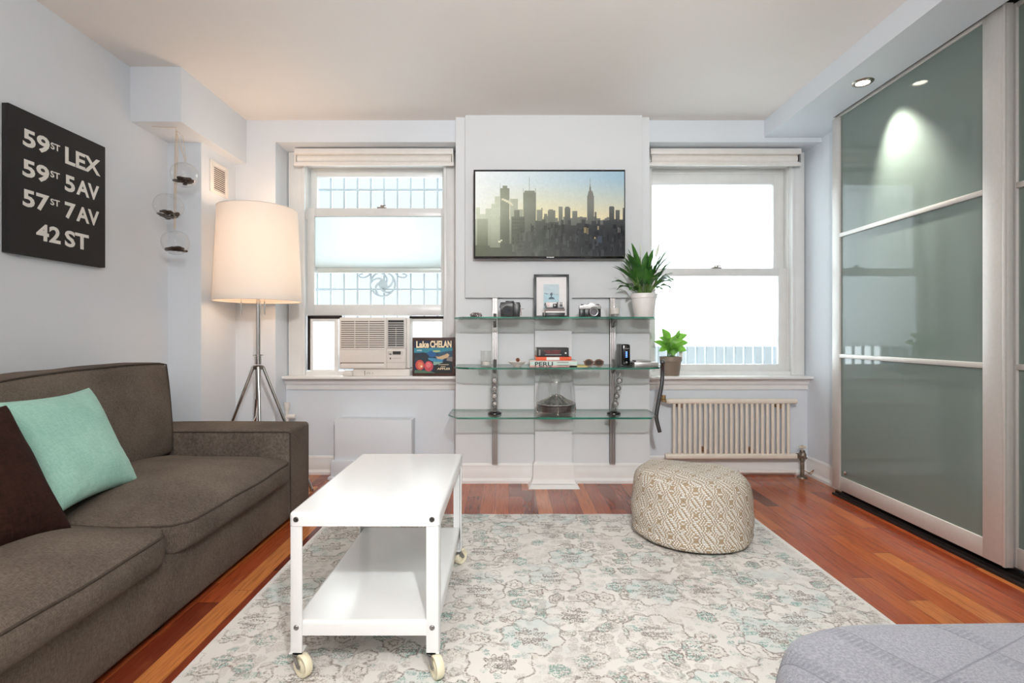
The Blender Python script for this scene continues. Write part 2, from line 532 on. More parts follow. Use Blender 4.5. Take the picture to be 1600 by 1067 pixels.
def bed_mat():
    m, p = newmat('grey_lavender_quilt')
    x, y, z = coords()
    r = x * 0.91 + y * 0.42
    s = y * 0.91 - x * 0.42
    t = z * 0.9
    a = vabs(vfrac(r / 0.15) - 0.5); b = vabs(vfrac((s - t) / 0.17) - 0.5)
    seam = vmax(sstep(a, 0.485, 0.497), sstep(b, 0.487, 0.498))
    chk = vfrac((vfloor(r / 0.15) + vfloor((s - t) / 0.17)) * 0.5) * 2.0
    ribs = vsin(s * 2 * PI / 0.0085 - t * 2 * PI / 0.0085) * vabs(vsin(r * 2 * PI / 0.009))
    patch = chk * sstep(a, 0.30, 0.33, 0.0, 1.0)
    n = tnoise(comb(x, y, z), 260, 3, 0.7); n2 = tnoise(comb(x, y, z), 5, 3)
    c = mixc(sstep(n, 0.35, 0.7), lin('75777f'), lin('8f9199'))
    c = mixc(seam * 0.55, c, lin('5a5c68'))
    c = mixc(patch * sstep(ribs, -0.2, 0.4, 0.35, 0.0), c, lin('585b68'))
    setp(p, color=c, rough=0.95, spec=0.1, sheen=0.2)
    bump(p, n * 0.5 - seam * 1.5 + patch * ribs * 0.5 + n2 * 2.0, 0.5, 0.003)
    return m
M_BED = bed_mat()
M_SOFA = fabric('dark_taupe_linen', '453d37', '756a60', wb=0.5)
M_PIPE = fabric('dark_piping_fabric', '3e3630', '50463f')
M_TEAL = fabric('aqua_velvet', '86b6a9', 'a3cbbc', weave=300, wb=0.15, patch=5, sheen=0.15)
M_BROWN = fabric('chocolate_velvet', '22120c', '38211a', weave=300, wb=0.15, patch=5, sheen=0.0)

def frosted_green():
    m, p = newmat('frosted_green_grey_glass')
    x, y, z = coords()
    n = tnoise(comb(x, y, z), 0.8, 2)
    setp(p, color=mixc(n, lin('65726c'), lin('6e7b75')), rough=0.6, spec=0.25, coat=1.0, coatr=0.035)
    return m
M_FROST = frosted_green()
M_SHELF = thin_glass('clear_green_tinted_glass', (0.935, 0.978, 0.96), 0.02)
def glass_edge():
    m, p = newmat('polished_emerald_glass_edge')
    x, y, z = coords()
    n = tnoise(comb(x, y * 3.0, z * 20.0), 7, 2)
    setp(p, color=mixc(sstep(n, 0.35, 0.65), lin('0d4a3c'), lin('2f8068')), rough=0.12, spec=0.6, coat=0.5, coatr=0.05)
    return m
M_EDGE = glass_edge()
M_CLEAR = thin_glass('clear_blown_glass', (0.97, 0.97, 0.965), 0.05)
M_ACRYL = thin_glass('clear_acrylic', (0.975, 0.978, 0.975), 0.05)

# ------------------------------------------------------------------ room shell
CEIL = 2.462
XL, XR = -2.07, 2.14
YF = 3.50            # wall plane beside and above the window niches
YN = 3.67            # back of the window niches
YB = -2.6
structure(bx('floor', M_FLOOR, None, XL - 0.1, XR + 0.1, YB - 0.1, 3.9, -0.08, 0.0))
fo = bpy.data.objects['floor']
for v in fo.data.vertices: v.co += fo.location
fo.location = (0, 0, 0)
structure(bx('ceiling', M_CEIL, None, XL - 0.1, XR + 0.1, YB - 0.1, 3.9, CEIL, CEIL + 0.1))
structure(bx('wall_left', M_WALL, None, XL - 0.1, XL, YB - 0.1, 3.9, 0.0, CEIL))
structure(bx('wall_right', M_WALL, None, XR, XR + 0.1, YB - 0.1, 3.9, 0.0, CEIL))
structure(bx('wall_front', M_WALL, None, XL, XR, YB - 0.1, YB, 0.0, CEIL))
# back wall: thick wall with two window niches, seen as one surface
NZ = 2.3125          # niche head
NL = -1.595
b = MB()
b.box(XL, NL, YF, 3.9, 0, CEIL)                      # left of the left niche
b.box(NL, XR, YF, 3.9, NZ, CEIL)                     # header over both niches
WLX0, WLX1, WRX0, WRX1 = -1.50, -0.44, 1.0, 2.07
WZ0, WZ1 = 0.70, 2.25
b.box(NL, -0.30, YN, 3.9, 0, WZ0)                    # under the left window
b.box(0.90, XR, YN, 3.9, 0, WZ0)
b.box(NL, WLX0, 3.71, 3.9, WZ0, NZ); b.box(WLX1, -0.30, 3.71, 3.9, WZ0, NZ)
b.box(WLX0, WLX1, 3.71, 3.9, WZ1, NZ)
b.box(0.90, WRX0, 3.71, 3.9, WZ0, NZ); b.box(WRX1, XR, 3.71, 3.9, WZ0, NZ)
b.box(WRX0, WRX1, 3.71, 3.9, WZ1, NZ)
structure(b.build('wall_back', M_WALL, smooth=0))
# chimney breast
b = MB()
b.box(-0.358, 0.949, 3.455, 3.9, 0, CEIL)
b.box(0.172, 0.415, 3.375, 3.46, 0, 1.243)           # shallow centre chase
structure(b.build('wall_chimney', M_PANEL, smooth=0))
structure(MB().box(-0.291, 0.889, 3.415, 3.456, 1.243, CEIL, bevel=0.002).build('wall_panel', M_PANEL, smooth=30))
# left beam and pier
structure(bx('wall_beam', M_WALL, None, XL, -1.793, 2.80, YF, 2.1625, CEIL))
structure(bx('wall_pier', M_WALL, None, XL, -1.868, 3.11, YF, 0, 2.1625))
# soffit along the sliding doors
structure(bx('ceiling_soffit', M_WALL, None, 1.745, 2.012, YB, YF, 2.343, CEIL))
structure(bx('ceiling_soffit', M_DARK, None, 2.012, XR, YB, 3.18, 2.385, CEIL))  # recess above the doors, its shade put in as near-black colour
structure(bx('ceiling_soffit', M_WALL, None, 2.012, XR, 3.18, YF, 2.343, CEIL))

# baseboards: stepped profile extruded along a line
def moulding(name, m, p0, p1, nrm, prof):
    """prof = [(out, z)...] outline from the wall; swept from p0 to p1"""
    p0, p1, nrm = Vector(p0), Vector(p1), Vector(nrm)
    b = MB()
    def rng(p): return b.ring([p + nrm * o + Vector((0, 0, z)) for o, z in prof])
    b.skin([rng(p0), rng(p1)], True, True, True)
    return b.build(name, m, smooth=25)
BB = [(0.0, 0.0), (0.030, 0.0), (0.030, 0.018), (0.020, 0.026), (0.016, 0.034), (0.016, 0.085), (0.012, 0.095), (0.012, 0.118), (0.006, 0.128), (0.0, 0.130)]
structure(moulding('baseboard_back', M_TRIM, (-1.22, YN, 0), (NL, YN, 0), (0, -1, 0), BB))
structure(moulding('baseboard_back', M_TRIM, (-0.36, YN, 0), (-0.66, YN, 0), (0, -1, 0), BB))
structure(moulding('baseboard_back', M_TRIM, (XR, YN, 0), (0.95, YN, 0), (0, -1, 0), BB))
structure(moulding('baseboard_chimney', M_TRIM, (0.172, 3.455, 0), (-0.358, 3.455, 0), (0, -1, 0), BB))
structure(moulding('baseboard_chimney', M_TRIM, (0.949, 3.455, 0), (0.415, 3.455, 0), (0, -1, 0), BB))
structure(moulding('baseboard_right', M_TRIM, (XR, 3.20, 0), (XR, YN, 0), (-1, 0, 0), BB))
structure(moulding('baseboard_left', M_TRIM, (XL, YB, 0), (XL, 3.11, 0), (1, 0, 0), BB))
structure(moulding('baseboard_front', M_TRIM, (XL, YB, 0), (XR, YB, 0), (0, 1, 0), BB))
# flared plinth of the centre chase
b = MB()
for (e0, z0), (e1, z1) in (((0.075, 0.0), (0.050, 0.022)), ((0.040, 0.024), (0.022, 0.05)), ((0.022, 0.05), (0.016, 0.14)), ((0.02, 0.14), (0.006, 0.155))):
    def rc(e, z): return b.ring([(0.172 - e * 0.6, 3.375 - e, z), (0.415 + e * 0.6, 3.375 - e, z), (0.415 + e * 0.6, 3.44, z), (0.172 - e * 0.6, 3.44, z)])
    b.skin([rc(e0, z0), rc(e1, z1)], True, True, True)
structure(b.build('trim_1', M_TRIM, smooth=20))
# window stools with apron mouldings
SP = [(0.0, 0.0), (0.012, 0.0), (0.014, 0.03), (0.026, 0.045), (0.026, 0.052), (0.036, 0.066), (0.036, 0.072)]
for i, (x0, x1) in enumerate(((NL + 0.002, -0.36), (0.951, XR - 0.002))):
    b = MB()
    b.box(x0, x1, 3.585, 3.80, 0.684, 0.704, bevel=0.004)
    prof = SP + [(0.045, 0.080), (0.0, 0.080)]
    def rr(x): return b.ring([(x, 3.67 - o, 0.604 + z) for o, z in prof])
    b.skin([rr(x0), rr(x1)], True, True, True)
    structure(b.build('trim_%d' % (i + 2), M_TRIM, smooth=25))
# box hiding a pipe under the left window, with its own skirting
b = MB()
b.box(-1.205, -0.672, 3.54, YN, 0.0, 0.405, bevel=0.003)
b.box(-1.225, -0.652, 3.515, YN, 0.0, 0.13, bevel=0.006)
b.box(-1.240, -0.637, 3.50, YN, 0.0, 0.02, bevel=0.004)
structure(b.build('wall_pipe_boxing', M_WALL, smooth=30))
# pipe stub in the niche corner
b = MB()
b.cyl((-1.56, 3.60, 0.13), (-1.56, 3.60, 0.48), 0.013, 12); b.cyl((-1.56, 3.60, 0.48), (-1.56, 3.60, 0.52), 0.02, 14)
b.cyl((-1.56, 3.60, 0.42), (-1.50, 3.60, 0.42), 0.016, 12)
tag(b.build('pipe_valve', M_WHITEP), 'small white painted pipe valve in the corner behind the floor lamp', 'pipe valve')

# ------------------------------------------------------------------ windows
def frame_bars(b, x0, x1, z0, z1, y0, y1, l, r, bt, t, bev=0.004):
    """four bars round an opening"""
    b.box(x0, x0 + l, y0, y1, z0, z1, bevel=bev)
    b.box(x1 - r, x1, y0, y1, z0, z1, bevel=bev)
    b.box(x0 + l - .001, x1 - r + .001, y0, y1, z0, z0 + bt, bevel=bev)
    b.box(x0 + l - .001, x1 - r + .001, y0, y1, z1 - t, z1, bevel=bev)
def window(idx, label, x0, x1, casL, casR):
    w = bpy.data.objects.new('window_%d' % idx, None); COL.objects.link(w); w.location = ((x0 + x1) / 2, 3.75, WZ0)
    w['kind'] = 'structure'
    # casing boards and jamb
    b = MB()
    b.box(x0 - casL, x0 + 0.01, 3.688, 3.712, WZ0 + .004, NZ - .002, bevel=0.003)
    b.box(x1 - 0.01, x1 + casR, 3.688, 3.712, WZ0 + .004, NZ - .002, bevel=0.003)
    b.box(x0, x1, 3.690, 3.712, WZ1 - 0.02, NZ - .002, bevel=0.003)
    b.box(x0 + 0.008, x0 + 0.03, 3.682, 3.72, WZ0 + .004, WZ1, bevel=0.003); b.box(x1 - 0.03, x1 - 0.008, 3.682, 3.72, WZ0 + .004, WZ1, bevel=0.003)
    b.build('casing', M_SASH, w)
    b = MB()
    b.box(x0, x0 + 0.025, 3.71, 3.86, WZ0, WZ1); b.box(x1 - 0.025, x1, 3.71, 3.86, WZ0, WZ1)
    b.box(x0, x1, 3.71, 3.86, WZ1 - 0.025, WZ1); b.box(x0, x1, 3.71, 3.86, WZ0, WZ0 + 0.03)
    b.build('jamb', M_SASH, w)
    return w
def sash(w, name, x0, x1, z0, z1, y, l, r, bt, t, lock=None):
    b = MB(); frame_bars(b, x0, x1, z0, z1, y, y + 0.035, l, r, bt, t)
    s = b.build(name, M_SASH, w)
    g = MB().box(x0 + l - .004, x1 - r + .004, y + 0.015, y + 0.019, z0 + bt - .004, z1 - t + .004).build('pane', M_GLASS, s)
    if lock is not None:
        b = MB(); b.box(lock - 0.035, lock + 0.035, y - 0.004, y + 0.03, z1, z1 + 0.008, bevel=0.002)
        b.lathe([(0.0, 0), (0.014, 0), (0.014, 0.014), (0.0, 0.018)], (lock, y + 0.012, z1 + 0.008), 16)
        b.tube([(lock, y + 0.01, z1 + 0.016), (lock + 0.03, y - 0.008, z1 + 0.018)], 0.004, 8)
        b.build('sash_lock', M_NICKEL, s)
    return s
y1, y2 = 3.75, 3.80
wl = window(1, '', WLX0, WLX1, 0.088, 0.075)
# outer (upper) sash
sash(wl, 'upper_sash', WLX0 + 0.03, WLX1 - 0.03, Z(426, y2), Z(263, y2), y2, X(495, y2) - WLX0 - 0.03, WLX1 - 0.03 - X(691, y2), 0.055, 0.062, lock=-0.93)
# inner (lower) sash raised above the air conditioner
lx0, lx1 = X(480, y1), X(698, y1)
lz0, lz1 = Z(493, y1), Z(325, y1)
ls = sash(wl, 'lower_sash', lx0, lx1, lz0, lz1, y1, X(491, y1) - lx0, lx1 - X(689, y1), Z(476, y1) - lz0, lz1 - Z(338, y1), lock=-0.93)
bx('frosted_film', M_FILM, ls, X(491, y1), X(689, y1), y1 + 0.0205, y1 + 0.0215, Z(417, y1), Z(338, y1))
# accordion side panels by the air conditioner
for (pa, pb) in ((485, 529), (640, 697)):
    s = MB(); frame_bars(s, X(pa, 3.74), X(pb, 3.74), Z(583, 3.74), Z(498, 3.74), 3.735, 3.755, 0.02, 0.03, 0.025, 0.02, 0.002)
    so = s.build('side_panel', M_SASH, wl)
    b = MB(); x_0, x_1 = X(pa, 3.74) + 0.018, X(pb, 3.74) - 0.028
    n = 14
    ra = [b.ring([(x_0 + (x_1 - x_0) * i / n, 3.742 + (0.005 if i % 2 else 0), z) for i in range(n + 1)]) for z in (Z(582, 3.74), Z(499, 3.74))]
    b.skin(ra, closed=False)
    b.build('pleated_sheet', M_SHEER, so, smooth=0)
b = MB()
b.box(X(481, 3.74), X(534, 3.74), 3.732, 3.75, Z(498, 3.74), Z(493, 3.74), bevel=.002)
b.box(X(481, 3.74), X(485, 3.74), 3.732, 3.75, Z(578, 3.74), Z(494, 3.74), bevel=.001)
b.box(X(640, 3.74), X(698, 3.74), 3.732, 3.75, Z(498, 3.74), Z(494, 3.74), bevel=.002)
b.box(X(640, 3.74), X(644, 3.74), 3.732, 3.75, Z(578, 3.74), Z(496, 3.74), bevel=.001)
b.build('gap_line', mat('dark_gap_brown', (38, 30, 26), 0.9), wl)  # dark brown strips stand in for the dark gaps round the side panels

wr = window(2, '', WRX0, WRX1, 0.05, 0.06)
sash(wr, 'upper_sash', WRX0 + 0.02, X(1226, y2), Z(431, y2), Z(272, y2), y2, X(1018, y2) - WRX0 - 0.02, X(1226, y2) - X(1209, y2), Z(419, y2) - Z(431, y2), Z(272, y2) - Z(288, y2))
s2 = sash(wr, 'lower_sash', WRX0 + 0.02, X(1230, y1), Z(583, y1), Z(419, y1), y1, X(1024, y1) - WRX0 - 0.02, X(1230, y1) - X(1217, y1), Z(569, y1) - Z(583, y1), Z(419, y1) - Z(431, y1), lock=X(1120, y1))
b = MB(); b.box(X(1226, y2), WRX1 - 0.02, 3.80, 3.84, WZ0 + .03, WZ1 - .02); b.box(X(1230, y1), WRX1 - 0.02, 3.745, 3.80, WZ0 + .03, WZ1 - .02, bevel=.003)
b.box(WRX0, WRX1, 3.80, 3.84, Z(272, y2), WZ1)
b.build('parting_strip', M_SASH, wr)
# sheer privacy film drawn almost to the bottom of the right window
b = MB(); n = 40
xa, xb = WRX0 + 0.03, X(1222, 3.845)
rs = [b.ring([(xa + (xb - xa) * i / n, 3.850 + 0.003 * math.sin(i * 1.9), z) for i in range(n + 1)]) for z in (Z(541, 3.85), 2.22)]
b.skin(rs, closed=False)
o = b.build('privacy_shade', M_SHEER)
tag(o, 'white sheer shade behind the right window ending above a strip of clear glass', 'shade')

# security bars outside
M_BAR = mat('grey_painted_iron', (182, 190, 196), 0.5, 0.2)
def bars(label, x0, x1, z0, z1, horiz, step, orn=None):
    g = thing('window_grille', label, 'grille', ((x0 + x1) / 2, 4.0, z0))
    b = MB()
    for z in horiz:
        b = MB(); b.tube([(x0 - .02, 3.90, z), (x0 - .02, 4.0, z), (x1 + .02, 4.0, z), (x1 + .02, 3.90, z)], 0.010, 8); b.build('crossbar', M_BAR, g)
    x = x0
    while x <= x1 + 1e-4:
        b = MB(); b.box(x - 0.007, x + 0.007, 3.992, 4.008, z0, z1); b.build('bar', M_BAR, g); x += step
    if orn:
        cx, cz, r = orn
        b = MB()
        b.tube([(cx + r * math.cos(a * PI / 20), 3.985, cz + r * math.sin(a * PI / 20)) for a in range(40)], 0.008, 8, closed=True)
        for k in range(5):
            a0 = k * 2 * PI / 5 + 0.4
            pts = [(cx + (0.03 + (r - 0.03) * t) * math.cos(a0 + 1.5 * t), 3.985, cz + (0.03 + (r - 0.03) * t) * math.sin(a0 + 1.5 * t)) for t in [i / 10 for i in range(11)]]
            b.tube(pts, [0.010 - 0.003 * i / 10 for i in range(11)], 8)
        b.lathe([(0.0, -0.012), (0.03, -0.008), (0.036, 0), (0.03, 0.008), (0, 0.012)], (cx, 3.985, cz), 20, axis='y')
        for sx in (-1, 1):
            pts = [(cx + sx * (r + 0.045 - 0.045 * math.cos(t * PI * 1.4)), 3.985, cz + 0.10 - 0.03 * math.sin(t * PI * 1.4) - 0.05 * t) for t in [i / 10 for i in range(11)]]
            b.tube(pts, 0.006, 8)
        b.build('pinwheel_ornament', M_BAR, g)
    return g
gs = 0.104
bars('grey iron security grille with a pinwheel ornament outside the left window', X(476, 4.0), -0.40, 0.55, 2.3, [Z(297, 4.0), Z(452, 4.0) , 0.62], gs, (X(599, 4.0), Z(444, 4.0), 0.095))
bars('grey iron security bars seen through the bottom strip of the right window', 0.94, X(1235, 4.0), 0.55, 2.3, [Z(297, 4.0), 0.62], 0.075)
# pale brick building across the light well
M_BRK = mat('pale_whitewashed_wall', (214, 220, 224), 0.8, grain=0.06, gscale=3)
tag(MB().box(-2.6, 3.2, 5.6, 5.8, -0.5, 0.86).build('courtyard_wall', M_BRK), 'pale wall across the light well outside both windows', 'wall')

# roller blinds
def blind(label, x0, x1):
    t = thing('roller_blind', label, 'blind', ((x0 + x1) / 2, 3.64, 2.19))
    b = MB(); b.box(x0 + .01, x1 - .004, 3.585, 3.685, 2.262, 2.298, bevel=.004); b.box(x0 + .01, x1 - .004, 3.59, 3.685, 2.296, 2.303, bevel=.001)
    b.build('headrail', M_WHITEP, t)
    b = MB(); b.lathe([(0.0, x0 + .02), (0.034, x0 + .02), (0.034, x1 - .02), (0.0, x1 - .02)], (0, 3.635, 2.236), 32, axis='x')
    b.build('fabric_roll', M_WHITEP, t)
    b = MB(); b.box(x0, x1, 3.594, 3.612, 2.183, 2.212, bevel=.006); b.build('bottom_rail', M_WHITEP, t)
    for x in (x0 + .004, x1 - .014):
        MB().box(x, x + 0.01, 3.592, 3.68, 2.205, 2.30, bevel=.002).build('end_bracket', M_STEEL if x > 0 else M_WHITEP, t)
    return t
blind('white rolled-up roller blind over the left window', X(461, 3.62), X(710, 3.62))
blind('white rolled-up roller blind over the right window', 0.985, X(1249, 3.62))
b = MB(); b.cyl((WLX0 + .05, 3.67, 2.2), (WLX0 + .05, 3.67, 1.85), 0.002, 6); b.lathe([(0, -.02), (.006, -.018), (.004, .02), (0, .022)], (WLX0 + .05, 3.67, 1.84), 10)
tag(b.build('blind_cord', M_WHITEP), 'thin white pull cord hanging at the left edge of the left window', 'cord')

# ------------------------------------------------------------------ sliding wardrobe doors
def sliding_door(idx, xf, y0, y1, st_far, st_near):
    """door in plane X = xf spanning y0..y1"""
    w = bpy.data.objects.new('door_%d' % idx, None); COL.objects.link(w); w.location = (xf, (y0 + y1) / 2, 0.04)
    w['kind'] = 'structure'
    zb, zt = 0.045, 2.355
    t = 0.032
    b = MB()
    b.box(xf, xf + t, y1 - st_far, y1, zb, zt, bevel=.002); b.box(xf, xf + t, y0, y0 + st_near, zb, zt, bevel=.002)
    b.box(xf - .006, xf + .004, y0, y0 + 0.012, zb, zt, bevel=.002)
    b.box(xf + .001, xf + t, y0 + st_near, y1 - st_far, zb, 0.128, bevel=.002)
    b.box(xf + .001, xf + t, y0 + st_near, y1 - st_far, 2.335, zt, bevel=.001)
    b.build('frame', M_ALU, w)
    zs = [0.128, 0.866, 1.607, 2.335]
    for za in zs[1:3]:
        MB().box(xf - .001, xf + t, y0 + st_near, y1 - st_far, za - 0.012, za + 0.012, bevel=.002).build('rail', M_ALU, w)
    for za, zc in zip(zs[:-1], zs[1:]):
        MB().box(xf + .010, xf + .018, y0 + st_near - .003, y1 - st_far + .003, za, zc).build('glass_panel', M_FROST, w)
    return w
d1 = sliding_door(1, 2.03, 2.09, 3.215, 0.072, 0.105)
MB().lathe([(0, 0), (.012, 0), (.012, .004), (0, .005)], (2.04, 3.10, 0.16), 16, axis='x', M=Matrix.Rotation(PI, 3, 'Z')).build('lock_button', M_CHROME, d1)
sliding_door(2, 2.072, 1.0, 2.15, 0.06, 0.105)
sliding_door(3, 2.03, -0.09, 1.06, 0.105, 0.105)
b = MB(); b.box(2.02, 2.11, -0.1, 3.2, 0.0, 0.012); b.box(2.04, 2.048, -0.1, 3.2, 0.012, 0.024); b.box(2.08, 2.088, -0.1, 3.2, 0.012, 0.024)
structure(b.build('trim_4', mat('dark_bronze_track', (40, 34, 32), 0.5, 0.5)))
b = MB(); b.box(2.014, 2.12, -0.1, 3.2, 2.362, 2.386)
structure(b.build('trim_5', M_DARK))  # near-black strip paints in the shade of the gap over the doors
structure(bx('wall_closet_end', M_WALL, None, 2.036, XR, -0.3, -0.09, 0, 2.36))
# recessed downlight
dx, dy, dz = 1.887, 2.73, 2.343
t = thing('recessed_downlight', 'glowing round recessed downlight in the soffit above the sliding doors', 'ceiling light', (dx, dy, dz))
b = MB(); b.lathe([(0.033, -0.0), (0.034, -0.006), (0.046, -0.006), (0.050, -0.003), (0.052, 0.0), (0.033, 0.0)], (dx, dy, dz), 40); b.build('trim_ring', M_NICKEL, t)
b = MB(); b.lathe([(0.0, -0.0015), (0.030, -0.0015), (0.032, 0.0)], (dx, dy, dz), 32); b.build('lamp_face', emissive('glowing_lamp_face', (1.0, 0.93, 0.80), 14), t)
def spot(name, loc, aim, e, size, blend, col, r=0.02):
    o = lamp(name, 'SPOT', loc, e, col, spot_size=size, spot_blend=blend, shadow_soft_size=r)
    o.rotation_euler = (Vector(aim) - Vector(loc)).to_track_quat('-Z', 'Y').to_euler()
spot('downlight_beam', (dx, dy, dz - 0.02), (2.035, 2.62, 1.75), 120.0, math.radians(62), 1.0, (1.0, 0.94, 0.82))

# ------------------------------------------------------------------ vent on the pier
v = thing('wall_vent', 'small white louvred air vent on the side of the pier above the lamp', 'vent', (-1.868, 3.29, 1.90))
ya, yb = 3.195, 3.395
b = MB()
frame = [(ya, yb, 1.895, 2.095)]
b.box(-1.868, -1.860, ya, ya + .037, 1.895, 2.095, bevel=.001); b.box(-1.868, -1.860, yb - .03, yb, 1.895, 2.095, bevel=.001)
b.box(-1.868, -1.860, ya + .037, yb - .03, 1.895, 1.915, bevel=.001); b.box(-1.868, -1.860, ya + .037, yb - .03, 2.068, 2.095, bevel=.001)
b.build('frame', M_WHITEP, v)
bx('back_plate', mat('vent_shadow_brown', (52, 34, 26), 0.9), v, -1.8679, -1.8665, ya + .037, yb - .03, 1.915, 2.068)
for k in range(12):
    z = 1.922 + k * 0.0128
    MB().box(-1.8665, -1.862, ya + .037, yb - .03, z - .0024, z + .0024).build('louvre', M_WHITEP, v)

# ------------------------------------------------------------------ poster
t = thing('canvas_print', 'black canvas with white street names hanging on the left wall', 'wall art', (XL, 2.34, 1.335))
MB().box(XL + .001, -2.040, 2.087, 2.590, 1.335, 1.945, bevel=0.003).build('canvas', mat('black_canvas', (30, 28, 28), 0.75, grain=0.15, gscale=200, bumpy=0.2), t)
def on_wall(pl, pr, zb, zt):
    ya, yb = 2.04 * F / (795 - pl), 2.04 * F / (795 - pr)
    return lambda u, v: (-2.0392, ya + (yb - ya) * u, zb + (zt - zb) * v)
M_LET = mat('off_white_lettering', (226, 224, 218), 0.6)
for s, pl, pr, zb, zt in (('59', 35.4, 77.6, 1.792, 1.868), ('ST', 79, 93.7, 1.826, 1.856), ('LEX', 101.5, 156.7, 1.786, 1.864),
                          ('59', 34.8, 76.8, 1.664, 1.739), ('ST', 78.5, 93.2, 1.700, 1.729), ('5', 101, 117, 1.660, 1.736), ('AV', 119, 154.7, 1.660, 1.734),
                          ('57', 35.2, 76.8, 1.538, 1.612), ('ST', 78.5, 93.2, 1.576, 1.605), ('7', 101, 118, 1.534, 1.610), ('AV', 119, 154.7, 1.534, 1.608),
                          ('42', 56.3, 94.5, 1.408, 1.482), ('ST', 101, 138.6, 1.404, 1.480)):
    MB().text(s, on_wall(pl, pr, zb, zt), offset=0.030 if len(s) < 3 and zt - zb > .05 else (0.030 if s == 'LEX' else 0.022)).build('lettering', M_LET, t, smooth=0, recalc=False)

# ------------------------------------------------------------------ hanging glass terraria
M_CORD = mat('natural_twine', (205, 190, 170), 0.8)
M_MOSS = mat('dark_dried_moss', (62, 46, 36), 0.9, grain=0.5, gscale=60)
hook = Vector((X(275, 2.88), 2.88, 2.1625))
names = ['topmost of the hanging glass globes, dried moss in its bowl, nearest the beam', 'middle hanging glass globe, teardrop-shaped and tilted to the left on its string', 'lowest of the hanging glass globes, with dark pebbles and dried moss inside']
for i, (px, py, r, tilt) in enumerate(((288, 273, 19.5, 0.05), (263, 323, 21.0, 0.45), (274, 379, 19.5, -0.08))):
    yy = 2.88
    c = P(px, py, yy); R = r * yy / F
    t = thing('glass_terrarium', names[i], 'hanging terrarium', c + Vector((0, 0, -R)), 'glass globes hanging from the beam')
    M = Matrix.Rotation(tilt, 3, 'Y')
    b = MB()
    prof = [(0.0, -1.0), (.25, -.97), (.5, -.87), (.72, -.69), (.88, -.46), (.97, -.2), (1.0, 0.05), (.97, .3), (.88, .52), (.72, .70), (.5, .84), (.28, .92), (.13, .97), (.10, 1.04), (.06, 1.09), (.0, 1.11)]
    if i == 1: prof = [(0.0, -1.12), (.2, -.97), (.42, -.84), (.64, -.66)] + prof[4:]
    b.lathe([(a * R, z * R) for a, z in prof], c, 40, M=M)
    b.build('glass_globe', M_CLEAR, t)
    b = MB()
    rnd = random.Random(i)
    for k in range(34):
        a = rnd.random() * 2 * PI; q = math.sqrt(rnd.random()) * R * 0.68
        p = c + Vector((math.cos(a) * q, math.sin(a) * q, -R * 0.52 + rnd.uniform(-.12, .12) * R))
        if i == 1: p.z -= (R * .68 - q) * .5; 
        b.sphere(p, R * rnd.uniform(.10, .2), 8, 5, (1.3, 1.0, .6))
    b.build('dried_moss', M_MOSS, t)
    b = MB()
    top = c + M @ Vector((0, 0, R * 1.10))
    off = Vector((rnd.uniform(-.004, .004), rnd.uniform(-.01, .01), 0))
    mid = (top + hook) / 2 + off
    b.tube([top, mid, hook + Vector((0, 0, -.02))], 0.0022, 6)
    b.tube([top + Vector((.006, 0, 0)), mid + Vector((.012, .004, .05)), hook + Vector((.004, 0, -.02))], 0.0016, 6)
    b.build('twine', M_CORD, t)
b = MB()
b.tube([hook + Vector((0, 0, .0)), hook + Vector((0, 0, -.012)), hook + Vector((.006, 0, -.018)), hook + Vector((0, 0, -.026)), hook + Vector((-.005, 0, -.02))], 0.0018, 8)
b.tube([hook + Vector((-.12, -.02, -.002)), hook + Vector((-.05, -.01, -.004)), hook], 0.0014, 6)
tag(b.build('ceiling_hook', M_CORD), 'tiny hook and cord end under the beam holding the glass globes', 'hook')

# ------------------------------------------------------------------ floor lamp
LX, LY = X(403.5, 3.2), 3.2
t = thing('floor_lamp', 'chrome tripod floor lamp with a lit white drum shade behind the sofa arm', 'floor lamp', (LX, LY, 0))
def lz(py): return Z(py, LY)
b = MB(); n = 64
r0, r1 = 0.254, 0.228
za, zb_ = lz(471), lz(327)
prof = [(r0, za), (r0 + .001, za + .006)] + [(r0 + (r1 - r0) * k / 10, za + (zb_ - za) * k / 10) for k in range(1, 10)] + [(r1 + .001, zb_ - .006), (r1, zb_)]
b.lathe(prof, (LX, LY, 0), 72)
M_SHADE = translucent('warm_white_shade_linen', (0.80, 0.755, 0.70), 0.0, diff=0.83)
b.build('lamp_shade', M_SHADE, t, smooth=60)
for z, r in ((za + .003, r0 + .001), (zb_ - .003, r1 + .001)):
    b = MB()
    b.tube([(LX + r * math.cos(a * PI / 32), LY + r * math.sin(a * PI / 32), z) for a in range(64)], 0.0028, 6, closed=True)
    b.build('shade_trim', M_WHITEP, t)
b = MB(); b.lathe([(0, 0), (r0 - .006, 0), (r0 - .006, .003), (0, .003)], (LX, LY, za + 0.03), 48)
b.build('diffuser', translucent('white_diffuser_sheet', (0.95, 0.93, 0.90), 0.3, diff=0.1), t)
b = MB()
b.cyl((LX, LY, lz(560)), (LX, LY, lz(470)), 0.0135, 24); b.cyl((LX, LY, lz(555)), (LX, LY, za + .33), 0.010, 16)
b.lathe([(0, 0), (.030, 0), (.030, .006), (0, .006)], (LX, LY, lz(555.5)), 28)
b.lathe([(0.0, 0), (.019, 0), (.019, .05), (.0, .05)], (LX, LY, lz(569)), 24)
b.lathe([(0.0, 0), (.014, 0), (.016, .004), (.016, .19), (.0, .19)], (LX, LY, lz(624)), 20)
b.lathe([(0.0, 0), (.0145, 0), (.0145, .008), (.0, .008)], (LX, LY, lz(488)), 24)
b.build('pole', M_CHROME, t)
b = MB()
b.lathe([(0, 0), (.034, 0), (.034, .022), (.026, .026), (0, .026)], (LX, LY, lz(577)), 6)
b.build('hub', M_NICKEL, t)
hz = lz(575)
